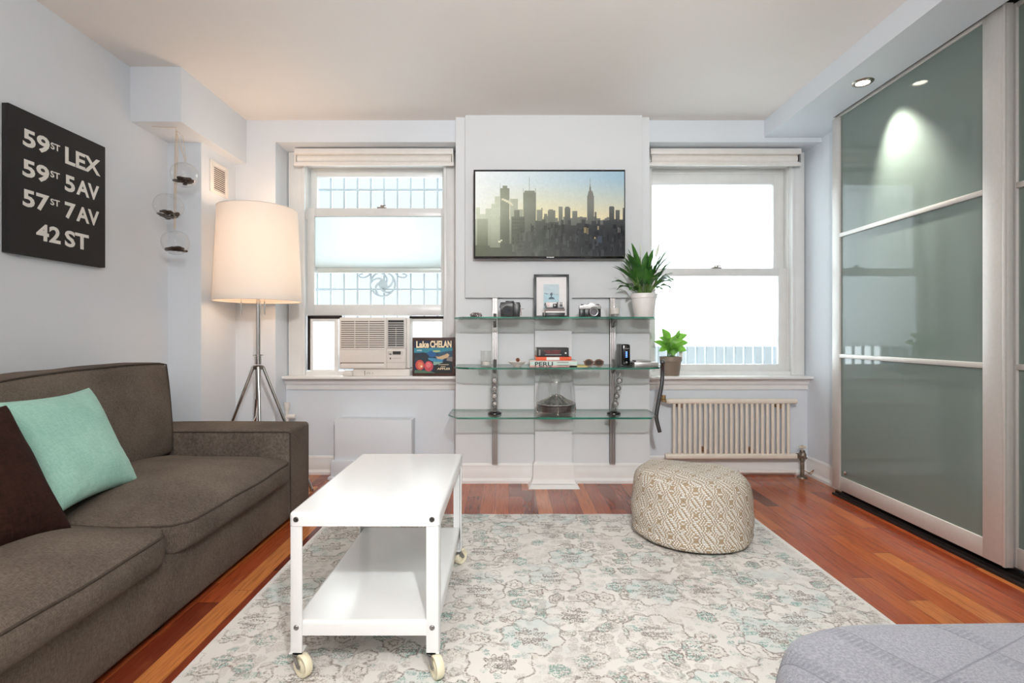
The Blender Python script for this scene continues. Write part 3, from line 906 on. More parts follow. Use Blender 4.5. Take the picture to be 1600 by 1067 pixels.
for px, dy_ in ((322, -.06), (378, 0.30), (418, -.2), (484, 0.0)):
    pass
for fx, fy in ((-0.265, -0.10), (-0.115, 0.20), (0.085, -0.17), (0.255, 0.06)):
    d = Vector((fx, fy, 0)); top = Vector((LX, LY, hz)) + d.normalized() * 0.028 + Vector((0, 0, .008))
    ft = Vector((LX + fx * 1.22, LY + fy * 1.0, 0.012))
    if ft.x < -1.85: ft.x = -1.85
    MB().tube([top, ft], 0.0095, 14).lathe([(0, -.012), (.012, -.012), (.012, .004), (0, .004)], ft, 14).build('leg', M_CHROME, t)
for sx in (-1, 1):
    x = LX + sx * 0.072 - .004
    b = MB(); b.cyl((x, LY - .06, za + .06), (x, LY - .06, za - .005), .0015, 6); b.cyl((x, LY - .06, za - .005), (x, LY - .06, za - .085), .0042, 10)
    b.build('pull_chain', M_CHROME, t)
b = MB(); b.tube([(LX, LY, lz(622)), (LX - .01, LY - .01, lz(650)), (LX - .08, LY - .03, lz(690)), (LX - .12, LY + .02, .25), (LX - .10, LY + .1, .006), (LX - .2, LY + .2, .006)], .003, 8)
b.build('power_cord', M_WHITEP, t)
for sx in (-1, 1):
    b = MB(); b.sphere((LX + sx * .055, LY, za + .19), .03, 16, 10)
    b.build('bulb', emissive('warm_glowing_bulb', (1.0, .78, .52), 4), t)
for sx in (-1, 1):
    lamp('floor_lamp_light', 'POINT', (LX + sx * .075, LY, za + .19), 2.2, (1.0, 0.68, 0.46), shadow_soft_size=0.09)
    lamp('floor_lamp_light', 'POINT', (LX, LY + sx * .075, za + .40), 1.8, (1.0, 0.68, 0.46), shadow_soft_size=0.09)

# ------------------------------------------------------------------ soft shapes
def soft_box(b, x0, x1, y0, y1, z0, z1, r, fn=None, n=(10, 10, 6)):
    """rounded cushion block; fn(u, v, w, p) -> p moves points (u, v, w in -1..1)"""
    cx, cy, cz = (x0 + x1) / 2, (y0 + y1) / 2, (z0 + z1) / 2
    hx, hy, hz_ = (x1 - x0) / 2, (y1 - y0) / 2, (z1 - z0) / 2
    cache = {}
    def samp(h, k):   # denser near the rounded rim
        s = [-h, -h + r * .12, -h + r * .35, -h + r * .65, -h + r]
        for i in range(1, k): s.append(-h + r + (2 * h - 2 * r) * i / k)
        s += [h - r, h - r * .65, h - r * .35, h - r * .12, h]
        return s
    gx, gy, gz = samp(hx, n[0]), samp(hy, n[1]), samp(hz_, n[2])
    def vert(i, j, k):
        key = (i, j, k)
        if key in cache: return cache[key]
        p = Vector((gx[i], gy[j], gz[k]))
        q = Vector((max(-hx + r, min(hx - r, p.x)), max(-hy + r, min(hy - r, p.y)), max(-hz_ + r, min(hz_ - r, p.z))))
        d = p - q
        if d.length > 1e-9: d = d.normalized() * r
        p = q + d
        u, v, w = p.x / hx, p.y / hy, p.z / hz_
        p = p + Vector((cx, cy, cz))
        if fn: p = fn(u, v, w, p)
        cache[key] = b.bm.verts.new(p)
        return cache[key]
    A, B, C_ = len(gx) - 1, len(gy) - 1, len(gz) - 1
    fs = []
    for i in range(A):
        for j in range(B):
            for k in (0, C_): fs.append(b.bm.faces.new((vert(i, j, k), vert(i + 1, j, k), vert(i + 1, j + 1, k), vert(i, j + 1, k))))
    for i in range(A):
        for k in range(C_):
            for j in (0, B): fs.append(b.bm.faces.new((vert(i, j, k), vert(i + 1, j, k), vert(i + 1, j, k + 1), vert(i, j, k + 1))))
    for j in range(B):
        for k in range(C_):
            for i in (0, A): fs.append(b.bm.faces.new((vert(i, j, k), vert(i, j + 1, k), vert(i, j + 1, k + 1), vert(i, j, k + 1))))
    b._set(fs)
def nz(p, s, a): return noise.noise(Vector(p) * s) * a

# ------------------------------------------------------------------ sofa
t = thing('sofa', 'dark taupe fabric sofa with wide low arms against the left wall', 'sofa', (-1.6, 1.6, 0))
XB, XS = -2.062, -1.150
AY0, AY1 = 2.69, 2.96
def arm(y0, y1):
    def fn(u, v, w, p):
        p = p.copy()
        if w > 0.5: p.z += 0.010 * (1 - v * v) * (1 - u ** 4) + nz(p, 6, .004)
        return p
    b = MB(); soft_box(b, XB, XS, y0, y1, 0.022, 0.498, 0.022, fn, (14, 4, 8))
    a = b.build('armrest', M_SOFA, t, smooth=60)
    b = MB()
    zz = 0.486
    b.tube([(XB + .3, y0 - .001 if y0 > 1.5 else y1 + .001, zz), (XS - .01, y0 - .001 if y0 > 1.5 else y1 + .001, zz), (XS - .001, y0 + .006 if y0 > 1.5 else y1 - .006, zz - .012), (XS + .001, y0 + .006 if y0 > 1.5 else y1 - .006, .03)], 0.004, 8)
    b.build('piping', M_PIPE, a)
arm(AY0, AY1); arm(0.52, 0.79)
b = MB(); soft_box(b, -1.95, XS - .004, 0.785, 2.695, 0.022, 0.245, 0.02, None, (6, 20, 3)); b.build('base', M_SOFA, t, smooth=60)
b = MB(); soft_box(b, XB, -1.90, 0.785, 2.695, 0.022, 0.68, 0.03, None, (3, 20, 6)); b.build('back_frame', M_SOFA, t, smooth=60)
for fx in (XB + .06, XS - .06):
    for fy in (0.58, 1.735, 2.9): MB().box(fx - .025, fx + .025, fy - .025, fy + .025, 0.0, 0.03).build('foot', M_DARK, t)
def seat(y0, y1, crown, sag):
    x0, x1, z0, z1 = -1.93, -1.118, 0.236, 0.352
    cy = (y0 + y1) / 2
    def shape(u, v, w, p):
        p = Vector(p)
        R_ = 0.085
        if u > 0:      # rounded front corners in plan
            ax = (p.x - (x1 - R_)) / R_; ay = (abs(p.y - cy) - ((y1 - y0) / 2 - R_)) / R_
            if ax > 0 and ay > 0:
                ax, ay = min(1, ax), min(1, ay)
                bx_, by_ = ax * math.sqrt(1 - ay * ay / 2), ay * math.sqrt(1 - ax * ax / 2)
                p.x = (x1 - R_) + bx_ * R_; p.y = cy + (1 if p.y > cy else -1) * ((y1 - y0) / 2 - R_ + by_ * R_)
        t_ = max(0.0, w)
        dome = (1 - abs(v) ** 2.6) * (1 - abs(min(1, max(-1, u))) ** 3.5)
        p.z += t_ * (crown * dome - sag * abs(v) ** 4 * 0.2)
        # front bulges out in the middle, corners pull in
        if u > 0: p.x += 0.022 * u * (1 - v * v) * (1 - 0.4 * w * w) - 0.012 * u * v ** 6
        if w < 0 and u > .3: p.z += 0.012 * (1 - v * v) * u
        p.z += nz((p.x * 2, p.y, p.z), 5.0, 0.007) * t_
        p.y += nz(p, 8, .004)
        return p
    b = MB(); soft_box(b, x0, x1, y0, y1, z0, z1, 0.030, shape, (18, 22, 4))
    c = b.build('seat_cushion', M_SOFA, t, smooth=60)
    # piping around the upper edge
    hx, hy = (x1 - x0) / 2, (y1 - y0) / 2; cx = (x0 + x1) / 2
    pts = []
    def add(u, v): 
        p = Vector((cx + u * hx, cy + v * hy, z1 - 0.011)); pts.append(shape(u, v, 0.8, p) + Vector((0, 0, 0.0)))
    k = 0.985
    for i in range(15): add(-.6 + (1.585 - .02) * i / 14 * 1.0 if i < 14 else .965, -k)
    for i in range(1, 24): add(k + .004, -k + 0.02 + (2 * k - .04) * i / 24)
    for i in range(15): add(.965 - 1.565 * i / 14, k)
    MB().tube(pts, 0.0042, 8).build('piping', M_PIPE, c)
seat(1.742, 2.682, 0.074, 0.02); seat(0.795, 1.732, 0.074, 0.02)
def backc(y0, y1):
    def shape(u, v, w, p):
        p = Vector(p)
        # leans back, thinner at top
        p.x -= (w + 1) * 0.018
        if u > 0: p.x += 0.028 * (1 - v ** 4) * (1 - w * w)
        if w > 0: p.z += 0.014 * (1 - v ** 4) * w + 0.012 * v * w
        if abs(v) > .5: p.y += 0.012 * (1 if v > 0 else -1) * (1 - w * w)
        p.x += nz(p, 5, .010); p.z += nz(p, 4, .008) * max(0, w)
        return p
    x0, x1, z0, z1 = -1.955, -1.752, 0.375, 0.838
    b = MB(); soft_box(b, x0, x1, y0, y1, z0, z1, 0.026, shape, (6, 20, 12))
    c = b.build('back_cushion', M_SOFA, t, smooth=60)
    cx, cy, cz, hx, hy, hz_ = (x0 + x1) / 2, (y0 + y1) / 2, (z0 + z1) / 2, (x1 - x0) / 2, (y1 - y0) / 2, (z1 - z0) / 2
    pts = []
    def add(u, v, w): pts.append(shape(u, v, w, (cx + u * hx, cy + v * hy, cz + w * hz_)))
    for i in range(10): add(.955, -.99, -.9 + 1.86 * i / 9)
    for i in range(1, 20): add(.955, -.99 + 1.98 * i / 20, .985)
    for i in range(10): add(.955, .99, .96 - 1.86 * i / 9)
    MB().tube(pts, 0.004, 8).build('piping', M_PIPE, c)
backc(1.742, 2.680); backc(0.795, 1.732)

def pillow(name, label, c00, c10, c11, c01, T, m, seed, pinch=0.10, flop=None):
    """corners: bottom-near, bottom-far, top-far, top-near; T = half thickness"""
    c00, c10, c11, c01 = map(Vector, (c00, c10, c11, c01))
    nrm = (c10 - c00).cross(c01 - c00).normalized()
    n = 28
    b = MB()
    def pt(u, v, s):
        # edges draw inwards between the corners
        uu = u - 0.5; vv = v - 0.5
        iu = 0.5 + uu * (1 - pinch * (1 - (2 * vv) ** 2)); iv = 0.5 + vv * (1 - pinch * (1 - (2 * uu) ** 2))
        p = (c00 * (1 - iu) + c10 * iu) * (1 - iv) + (c01 * (1 - iu) + c11 * iu) * iv
        a = max(0.0, 1 - (2 * abs(uu)) ** 2.4) * max(0.0, 1 - (2 * abs(vv)) ** 2.4)
        h = T * a ** 0.42
        h *= 1 + 0.10 * noise.noise(Vector((u * 3, v * 3, seed)))
        wr = noise.noise(Vector((u * 9 + v * 3, v * 2.2 - u * 2, seed * 2 + s)))
        h += 0.006 * wr * min(1, a * 3)
        # radiating creases at the corners
        for cu, cv in ((0, 0), (1, 0), (0, 1), (1, 1)):
            dd = math.hypot(u - cu, v - cv)
            an = math.atan2(v - cv, u - cu)
            h += 0.0035 * math.sin(an * 16 + seed) * math.exp(-((dd - .22) / .13) ** 2) * min(1, a * 5)
        p = p + nrm * (h * s)
        return p
    rim = {}
    for s in (1, -1):
        g = {}
        for i in range(n + 1):
            for j in range(n + 1):
                u = 0.5 - 0.5 * math.cos(PI * i / n); v = 0.5 - 0.5 * math.cos(PI * j / n)
                if i in (0, n) or j in (0, n):
                    if (i, j) not in rim: rim[(i, j)] = b.bm.verts.new(pt(u, v, 0))
                    g[(i, j)] = rim[(i, j)]
                else: g[(i, j)] = b.bm.verts.new(pt(u, v, s))
        for i in range(n):
            for j in range(n): b.bm.faces.new((g[(i, j)], g[(i + 1, j)], g[(i + 1, j + 1)], g[(i, j + 1)]))
    o = b.build(name, m, smooth=80)
    return tag(o, label, 'cushion')
pillow('throw_pillow', 'aqua velvet throw pillow leaning on the sofa back behind the brown one',
       (-1.475, 1.64, .40), (-1.50, 2.07, .405), (-1.765, 2.15, .775), (-1.755, 1.74, .765), 0.075, M_TEAL, 3.3)
pillow('throw_pillow', 'dark brown velvet throw pillow at the left edge in front of the aqua one',
       (-1.405, 1.14, .385), (-1.385, 1.625, .375), (-1.66, 1.69, .765), (-1.67, 1.24, .765), 0.085, M_BROWN, 8.1)

# ------------------------------------------------------------------ rug, pouf, bed
def rug():
    b = MB(); nx, ny = 60, 80
    x0, x1, y0, y1 = -0.958, 1.322, -0.75, 2.815
    cx, cy = (x0 + x1) / 2, (y0 + y1) / 2
    def h(x, y):
        d = min(x - x0, x1 - x, y1 - y, y - y0)
        return 0.011 + 0.0012 * noise.noise(Vector((x * 6, y * 6, 0))) + (0.002 * max(0, noise.noise(Vector((x * 2, y * 2, 4)))) if d < .1 else 0)
    rows = []
    for j in range(ny + 1):
        y = y0 + (y1 - y0) * j / ny
        rows.append(b.ring([(x0 + (x1 - x0) * i / nx, y + .004 * noise.noise(Vector((x0 + i * .3, 3, 1))) * (j == ny), h(x0 + (x1 - x0) * i / nx, y)) for i in range(nx + 1)]))
    b.skin(rows, closed=False)
    ed = [rows[0][i] for i in range(nx + 1)] + [rows[j][nx] for j in range(1, ny + 1)] + [rows[ny][i] for i in range(nx - 1, -1, -1)] + [rows[j][0] for j in range(ny - 1, 0, -1)]
    lo = b.ring([(v.co.x + (.004 if v.co.x > cx else -.004) * (abs(v.co.x - cx) > (x1 - x0) / 2 - .01), v.co.y, 0.0005) for v in ed])
    b.skin([ed, lo])
    o = b.build('area_rug', M_RUG, smooth=30)
    tag(o, 'large faded ivory rug with teal and taupe floral medallions on the wood floor', 'rug')
rug()

def pouf():
    c = Vector((0.902, 2.545, 0.0145))
    prof = [(0.0, 0.0), (.20, 0.0), (.268, .004), (.294, .016), (.305, .034), (.304, .048), (.301, .058), (.303, .072), (.306, .11), (.304, .15), (.302, .19), (.301, .23), (.299, .270),
            (.294, .292), (.283, .311), (.264, .325), (.235, .335), (.19, .342), (.14, .346), (.08, .348), (.0, .349)]
    # refine
    pr = []
    for (r0_, z0_), (r1_, z1_) in zip(prof[:-1], prof[1:]):
        k = max(1, int(math.hypot(r1_ - r0_, z1_ - z0_) / .008))
        for i in range(k): pr.append((r0_ + (r1_ - r0_) * i / k, z0_ + (z1_ - z0_) * i / k))
    pr.append(prof[-1])
    seg = 160
    b = MB(); uvl = b.bm.loops.layers.uv.new('UVMap')
    L = [0.0]
    for a, q in zip(pr[:-1], pr[1:]): L.append(L[-1] + math.hypot(q[0] - a[0], q[1] - a[1]))
    rings = []
    for r, z in pr:
        ring = []
        for k in range(seg if r > 1e-6 else 1):
            a = 2 * PI * k / seg
            p = Vector((r * math.cos(a), r * math.sin(a), z))
            hgt = z / .35
            p = Vector((p.x * (.945 - .02 * hgt), p.y * (.945 - .02 * hgt), z))
            s = 1 + 0.030 * noise.noise(Vector((math.cos(a) * 1.6, math.sin(a) * 1.6, z * 7 + 3))) + 0.012 * noise.noise(p * 16)
            s -= 0.016 * math.exp(-((z - .050 - .016 * math.sin(a * 2 + 1)) / .010) ** 2)
            q = Vector((p.x * s, p.y * s, z * .935 + (hgt ** 2) * (0.022 * noise.noise(Vector((p.x * 5, p.y * 5, 1.5))) - .020 * (p.x / .3))))
            ring.append(b.bm.verts.new(q + c))
        rings.append(ring)
    for ri, (ra, rb) in enumerate(zip(rings[:-1], rings[1:])):
        for k in range(seg):
            k2 = (k + 1) % seg
            idx = []
            if len(ra) == 1: vs = (ra[0], rb[k2], rb[k]); idx = [(ri, k + .5), (ri + 1, k + 1), (ri + 1, k)]
            elif len(rb) == 1: vs = (ra[k], ra[k2], rb[0]); idx = [(ri, k), (ri, k + 1), (ri + 1, k + .5)]
            else: vs = (ra[k], ra[k2], rb[k2], rb[k]); idx = [(ri, k), (ri, k + 1), (ri + 1, k + 1), (ri + 1, k)]
            f = b.bm.faces.new(vs)
            topf = pr[ri][1] > .315
            for lp, (rr, kk) in zip(f.loops, idx):
                if topf: lp[uvl].uv = ((lp.vert.co.x - c.x) + 3, (lp.vert.co.y - c.y) + 3)
                else: lp[uvl].uv = (kk / seg * 1.88, L[rr])
    o = b.build('pouf', M_POUF, smooth=80)
    tag(o, 'round woven pouf in white and tan patterned braid standing on the rug', 'pouf')
pouf()

def bed():
    t = thing('bed', 'bed corner covered by a grey lavender quilted spread in the lower right', 'bed', (1.15, -0.1, 0))
    b = MB()
    def fn(u, v, w, p):
        p = Vector(p)
        R_ = 0.27
        ax, ay = ((0.362 + R_) - p.x) / R_, (p.y - (0.905 - R_)) / R_
        if ax > 0 and ay > 0:
            ax, ay = min(1, ax), min(1, ay)
            p.x = 0.362 + R_ - ax * math.sqrt(1 - ay * ay / 2) * R_; p.y = 0.905 - R_ + ay * math.sqrt(1 - ax * ax / 2) * R_
        if w > 0: p.z += .006 * noise.noise(p * 5)
        if w < .5 and (u < -.8 or v > .8):
            k = (0.5 - w)
            p.x -= .045 * k * max(0, -u - .2); p.y += .03 * k * max(0, v - .2)
            p.x += .014 * noise.noise(Vector((p.y * 7, 2, 1))) * k; p.y += .014 * noise.noise(Vector((p.x * 7, 5, 1))) * k
        return p
    soft_box(b, 0.362, 1.90, -1.15, 0.905, 0.10, 0.514, 0.065, fn, (60, 80, 10))
    b.build('bedspread', M_BED, t, smooth=80)
    b = MB(); b.box(.56, 1.84, -1.1, .74, 0.06, 0.30)
    b.build('mattress_base', mat('dark_bed_base', (60, 58, 60), 0.8), t)
    for x in (.62, 1.80):
        for y in (-1.05, .68): MB().box(x - .03, x + .03, y - .03, y + .03, .0135 if x < 1 else 0, .07).build('leg', M_BLACK, t)
bed()

# ------------------------------------------------------------------ coffee table on casters
t = thing('coffee_table', 'white metal coffee table with a lower shelf on four casters', 'coffee table', (-0.416, 1.84, 0.011))
tx0, tx1, ty0, ty1 = -0.634, -0.199, 1.472, 2.205
def tray(name, x0, x1, y0, y1, z0, z1, r, th=0.004):
    b = MB()
    def rr(e, z, rad):
        pts = []
        for cx_, cy_, a0 in ((x1 - rad, y0 + rad, -90), (x1 - rad, y1 - rad, 0), (x0 + rad, y1 - rad, 90), (x0 + rad, y0 + rad, 180)):
            for k in range(5):
                a = math.radians(a0 + 22.5 * k)
                pts.append((cx_ + (rad - e) * math.cos(a), cy_ + (rad - e) * math.sin(a), z))
        return b.ring(pts)
    rad = r
    rg = [rr(th, z0, rad), rr(0, z0, rad), rr(0, z1 - .010, rad), rr(.001, z1 - .005, rad), rr(.004, z1 - .0015, rad), rr(.010, z1, rad), rr(.0115, z1, rad)]
    b.skin(rg)
    b.bm.faces.new(rg[-1])
    lo = rr(th, z1 - th * 1.5, rad)
    b.skin([rg[0], lo]); b.bm.faces.new(lo[::-1])
    return b.build(name, M_WHITEM, t, smooth=50)
tray('tabletop', tx0, tx1, ty0, ty1, 0.4475, 0.4865, 0.016)
tray('shelf', tx0 + .010, tx1 - .010, ty0 + .006, ty1 - .006, 0.130, 0.172, 0.012)
M_BOLT = mat('dark_steel_bolt', (90, 88, 86), 0.35, 0.9)
for sx, x in ((1, tx0), (-1, tx1)):
    for sy, y in ((1, ty0), (-1, ty1)):
        b = MB()
        w, th = 0.037, 0.0045
        e = .0015
        xa, ya = x + sx * e, y + sy * e
        zt, zb = 0.4465, 0.079
        # folded angle with rounded outer corner and rounded foot
        out = [(xa + sx * w, ya), (xa + sx * .010, ya), (xa + sx * .003, ya + sy * .003), (xa, ya + sy * .010), (xa, ya + sy * w)]
        inn = [(xa + sx * th, ya + sy * w), (xa + sx * th, ya + sy * .010), (xa + sx * .007, ya + sy * .007), (xa + sx * .010, ya + sy * th), (xa + sx * w, ya + sy * th)]
        pr = out + inn
        b.skin([b.ring([(p[0], p[1], zb) for p in pr]), b.ring([(p[0], p[1], zt) for p in pr])], True, True, True)
        b.box(min(xa, xa + sx * w), max(xa, xa + sx * w), min(ya, ya + sy * w), max(ya, ya + sy * w), zb, zb + .004)
        lg = b.build('leg', M_WHITEM, t, smooth=30)
        # bolts
        for z, m_ in ((0.467, M_BOLT), (0.155, M_STEEL)):
            b = MB()
            q = Matrix.Identity(3) if sy > 0 else Matrix.Rotation(PI, 3, 'Z')
            yo = y - sy * .0006 if z > .4 else ya
            b.lathe([(0.0018, 0.0), (.0022, .0022), (.0058, .0026), (.0074, .0012), (.0078, 0)], (x + sx * .022, yo, z), 18, axis='y', M=q)
            b.lathe([(0, .0006), (.002, .0006)], (x + sx * .022, yo, z), 12, axis='y', M=q)
            b.build('bolt', m_, lg)
        # caster
        cx_, cy_ = xa + sx * .019, ya + sy * .019
        a = {(1, 1): 0.95, (-1, 1): 0.55, (1, -1): 1.2, (-1, -1): 2.6}[(sx, sy)]
        Rm = Matrix.Rotation(a, 3, 'Z')
        wc = Vector((cx_, cy_, 0)) + Rm @ Vector((0, -.024, 0)); wc.z = 0.0325 + .0125
        ca = MB()
        ca.lathe([(0, 0), (.015, 0), (.017, .004), (.017, .007), (.012, .010), (0, .010)], (cx_, cy_, 0.068), 20)
        ca.lathe([(0, 0), (.007, 0), (.007, .006), (0, .006)], (cx_, cy_, 0.075), 14)
        for s_ in (-1, 1):
            o_ = Vector((cx_, cy_, 0))
            pts = [o_ + Rm @ Vector((s_ * .0145, .010, .069)), o_ + Rm @ Vector((s_ * .0145, -.014, .069)), Vector((wc.x, wc.y, wc.z)) + Rm @ Vector((s_ * .0145, -.008, -.004)), Vector((wc.x, wc.y, wc.z)) + Rm @ Vector((s_ * .0145, .008, -.004))]
            ca.prism(pts, Rm @ Vector((s_ * .002, 0, 0)))
        ca.tube([wc + Rm @ Vector((-.018, 0, 0)), wc + Rm @ Vector((.018, 0, 0))], .004, 12)
        co = ca.build('caster', M_STEEL, t)
        wm = MB(); wm.lathe([(.010, -.011), (.020, -.008), (.024, -.011), (.030, -.0115), (.0325, -.008), (.0325, .008), (.030, .0115), (.024, .011), (.020, .008), (.010, .011)], wc, 36, axis='x', M=Rm)
        wm.lathe([(0, -.012), (.011, -.011), (.011, .011), (0, .012)], wc, 16, axis='x', M=Rm)
        wm.build('wheel', mat('cream_rubber_wheel', (226, 218, 190), 0.45), co)

# ------------------------------------------------------------------ window air conditioner
YA = 3.60
def xa(z8): return X(520 + z8 / 8.893, YA)        # close-up crop pixels
def zaa(z8): return Z(480 + z8 / 8.893, YA)
M_AC = mat('ivory_plastic_housing', (229, 223, 216), 0.42, grain=0.01)
t = thing('air_conditioner', 'white window air conditioner under the raised sash of the left window', 'air conditioner', (xa(550), YA + .1, .704))
b = MB()
b.box(xa(85), xa(1018), YA, 3.79, zaa(858), zaa(140), bevel=.010)
b.box(xa(150), xa(1060), YA + .03, 3.97, zaa(850), zaa(150), bevel=.004)
b.build('housing', M_AC, t)
M_GAP = mat('dark_grille_gap', (112, 100, 90), 0.8)
g = MB().box(xa(112), xa(722), YA - .0012, YA + .01, zaa(568), zaa(192)).build('intake_grille', M_GAP, t)
b = MB()
for k in range(13):
    z = zaa(214 + 29.6 * k)
    b.box(xa(112), xa(722), YA - .006, YA - .0005, z - .0048, z + .0040, bevel=.001)
for x8 in (110, 308, 502, 722): b.box(xa(x8 - 4), xa(x8 + 4), YA - .0065, YA, zaa(572), zaa(188), bevel=.001)
b.build('slats', M_AC, g)
g2 = MB().box(xa(768), xa(990), YA - .0012, YA + .01, zaa(556), zaa(178)).build('outlet_grille', M_BLACK, t)
b = MB()
for k in range(12):
    z = zaa(217 + 29.6 * k)
    b.box(xa(768), xa(990), YA - .005, YA - .0008, z - .0040, z + .0032, bevel=.001)
for x8 in (766, 991): b.box(xa(x8 - 5), xa(x8 + 5), YA - .0065, YA, zaa(560), zaa(174), bevel=.001)
b.box(xa(762), xa(995), YA - .0065, YA, zaa(182), zaa(172)); b.box(xa(762), xa(995), YA - .0065, YA, zaa(564), zaa(554))
for x8 in (878,): b.box(xa(x8 - 3), xa(x8 + 3), YA - .004, YA, zaa(556), zaa(280))
b.build('slats', mat('light_grey_slats', (196, 194, 190), .5), g2)
b = MB(); b.box(xa(746), xa(750), YA - .0008, YA + .002, zaa(850), zaa(150)); b.box(xa(742), xa(1016), YA - .0008, YA + .002, zaa(578), zaa(574)); b.box(xa(742), xa(1016), YA - .0008, YA + .002, zaa(768), zaa(764))
b.build('panel_seams', mat('seam_grey', (170, 162, 155), .7), t)
b = MB(); b.box(xa(105), xa(712), YA - .0012, YA + .002, zaa(790), zaa(767)); b.build('lower_slot', M_GAP, t)
b = MB(); b.box(xa(118), xa(712), YA - .004, YA, zaa(845), zaa(780), bevel=.002); b.build('lower_lip', M_AC, t)
b = MB(); b.box(xa(765), xa(978), YA - .002, YA + .001, zaa(662), zaa(605), bevel=.0008)
cp = b.build('control_panel', mat('pale_grey_plastic', (205, 200, 194), .5), t)
bx('display', mat('dark_display', (52, 54, 56), .2), cp, xa(835), xa(945), YA - .0035, YA - .001, zaa(655), zaa(612))
MB().box(xa(790), xa(815), YA - .0035, YA - .001, zaa(658), zaa(645)).build('button', M_BLACK, cp); MB().box(xa(795), xa(808), YA - .0035, YA - .0005, zaa(725), zaa(698)).build('button', M_BLACK, cp)
b = MB()
for k in range(9): b.box(xa(830 + k * 14), xa(838 + k * 14), YA - .0012, YA, zaa(712), zaa(705))
b.build('marking', mat('faint_grey_print', (168, 162, 156), .6), cp)
# shims below it
b = MB(); b.box(xa(270), xa(1060), YA + .02, 3.73, .7045, zaa(862), bevel=.003)
tag(b.build('support_board', M_AC), 'white wooden board laid under the air conditioner', 'board')
b = MB()
for x8, s in ((465, 1), (505, -1), (540, 1)): b.tube([(xa(x8 - 8), YA + .0185, zaa(925)), (xa(x8 + 10 * s), YA + .0185, zaa(905)), (xa(x8 + 6), YA + .0185, zaa(930))], .001, 6)
b.box(xa(430), xa(438), YA + .018, YA + .021, zaa(945), zaa(885))
ob = b.build('pen_scribble', mat('grey_pen', (110, 105, 100), .8), bpy.data.objects['support_board'])
b = MB(); b.box(xa(145), xa(268), YA - .01, YA + .06, .7045, zaa(884), bevel=.004)
tag(b.build('support_block', M_WHITEP), 'small white block wedged under the left end of the air conditioner', 'block')

# ------------------------------------------------------------------ picture helper: flat coloured shapes on a plane
class Picture:
    """stack of thin painted layers; fn(u, v, k) places a picture point, k counts layers"""
    def __init__(s, fn): s.fn = fn; s.b = MB(); s.mats = []; s.k = 0
    def shape(s, pts, m):
        if m not in s.mats: s.mats.append(m)
        s.b.mi = s.mats.index(m); s.k += 1
        s.b.poly([s.fn(u, v, s.k) for u, v in pts])
    def rect(s, u0, v0, u1, v1, m): s.shape([(u0, v0), (u1, v0), (u1, v1), (u0, v1)], m)
    def disc(s, u, v, ru, rv, m, n=24): s.shape([(u + ru * math.cos(2 * PI * i / n), v + rv * math.sin(2 * PI * i / n)) for i in range(n)], m)
    def text(s, body, u0, v0, u1, v1, m, offset=0.0):
        if m not in s.mats: s.mats.append(m)
        s.b.mi = s.mats.index(m); s.k += 1; k = s.k
        s.b.text(body, lambda u, v: s.fn(u0 + (u1 - u0) * u, v0 + (v1 - v0) * v, k), offset=offset)
    def build(s, name, parent): return s.b.build(name, s.mats, parent, smooth=0, recalc=False)
def paint(name, c, rough=.6): return mat(name, c, rough, grain=.06, gscale=40)

# crate label sign on the left sill
YS = 3.60
def sx_(p): return X(630 + p / 11.86, YS)
def sz_(p): return Z(510 + p / 11.86, YS)
sx0, sx1, sz0, sz1 = sx_(170), sx_(957), .705, sz_(205)
t = thing('wooden_sign', 'dark wooden apple sign with painted lake, at the right end of the left sill', 'sign', ((sx0 + sx1) / 2, YS, sz0))
b = MB(); b.box(sx0, sx1, YS, YS + .018, sz0, sz1, bevel=.002); b.build('board', mat('dark_brown_wood', (74, 48, 42), .6, grain=.2), t)
pc = Picture(lambda u, v, k: (sx0 + (sx1 - sx0) * u, YS - .0006 - .00012 * k, sz0 + (sz1 - sz0) * v))
def up(a): return (a - 170) / 787
def vp(a): return (900 - a) / 695
def PX(*pts): return [(up(a), vp(c)) for a, c in pts]
pc.rect(up(200), vp(845), up(912), vp(262), paint('deep_navy_paint', (34, 48, 72)))
pc.shape(PX((200, 480), (912, 480), (912, 385), (200, 395)), paint('turquoise_paint', (60, 140, 160)))
pc.shape(PX((540, 462), (620, 470), (690, 455), (680, 435), (560, 438)), paint('pale_yellow_paint', (190, 200, 130)))
pc.shape(PX((245, 445), (350, 448), (340, 425), (260, 428)), paint('pale_blue_paint', (190, 214, 216)))
pc.shape(PX((420, 560), (640, 560), (600, 480), (520, 440), (440, 480)), paint('blue_mountain_paint', (40, 96, 150)))
pc.shape(PX((200, 640), (500, 640), (470, 520), (380, 470), (300, 480), (200, 500)), paint('dark_slate_paint', (40, 54, 66)))
pc.shape(PX((560, 560), (912, 570), (912, 440), (800, 452), (700, 470), (620, 520)), paint('slate_blue_paint', (52, 82, 104)))
pc.shape(PX((470, 570), (760, 590), (720, 650), (560, 640), (460, 600)), paint('lake_blue_paint', (70, 140, 176)))
pc.shape(PX((600, 545), (660, 550), (760, 520), (820, 490), (860, 520), (820, 570), (720, 600), (640, 590)), paint('tan_hill_paint', (206, 176, 140)))
pc.shape(PX((820, 560), (912, 550), (912, 640), (800, 620)), paint('grey_hill_paint', (140, 132, 128)))
pc.shape(PX((560, 640), (760, 650), (640, 700), (560, 700)), paint('pale_green_paint', (140, 180, 168)))
pc.shape(PX((600, 700), (780, 640), (912, 640), (912, 845), (560, 845)), paint('black_green_paint', (34, 40, 42)))
pc.shape(PX((205, 845), (600, 845), (480, 800), (215, 790)), paint('leaf_green_paint', (84, 116, 96)))
pc.disc(up(310), vp(700), 82 / 787, 92 / 695, paint('red_apple_paint', (204, 84, 78)))
pc.disc(up(318), vp(705), 50 / 787, 60 / 695, paint('coral_paint', (226, 124, 96)))
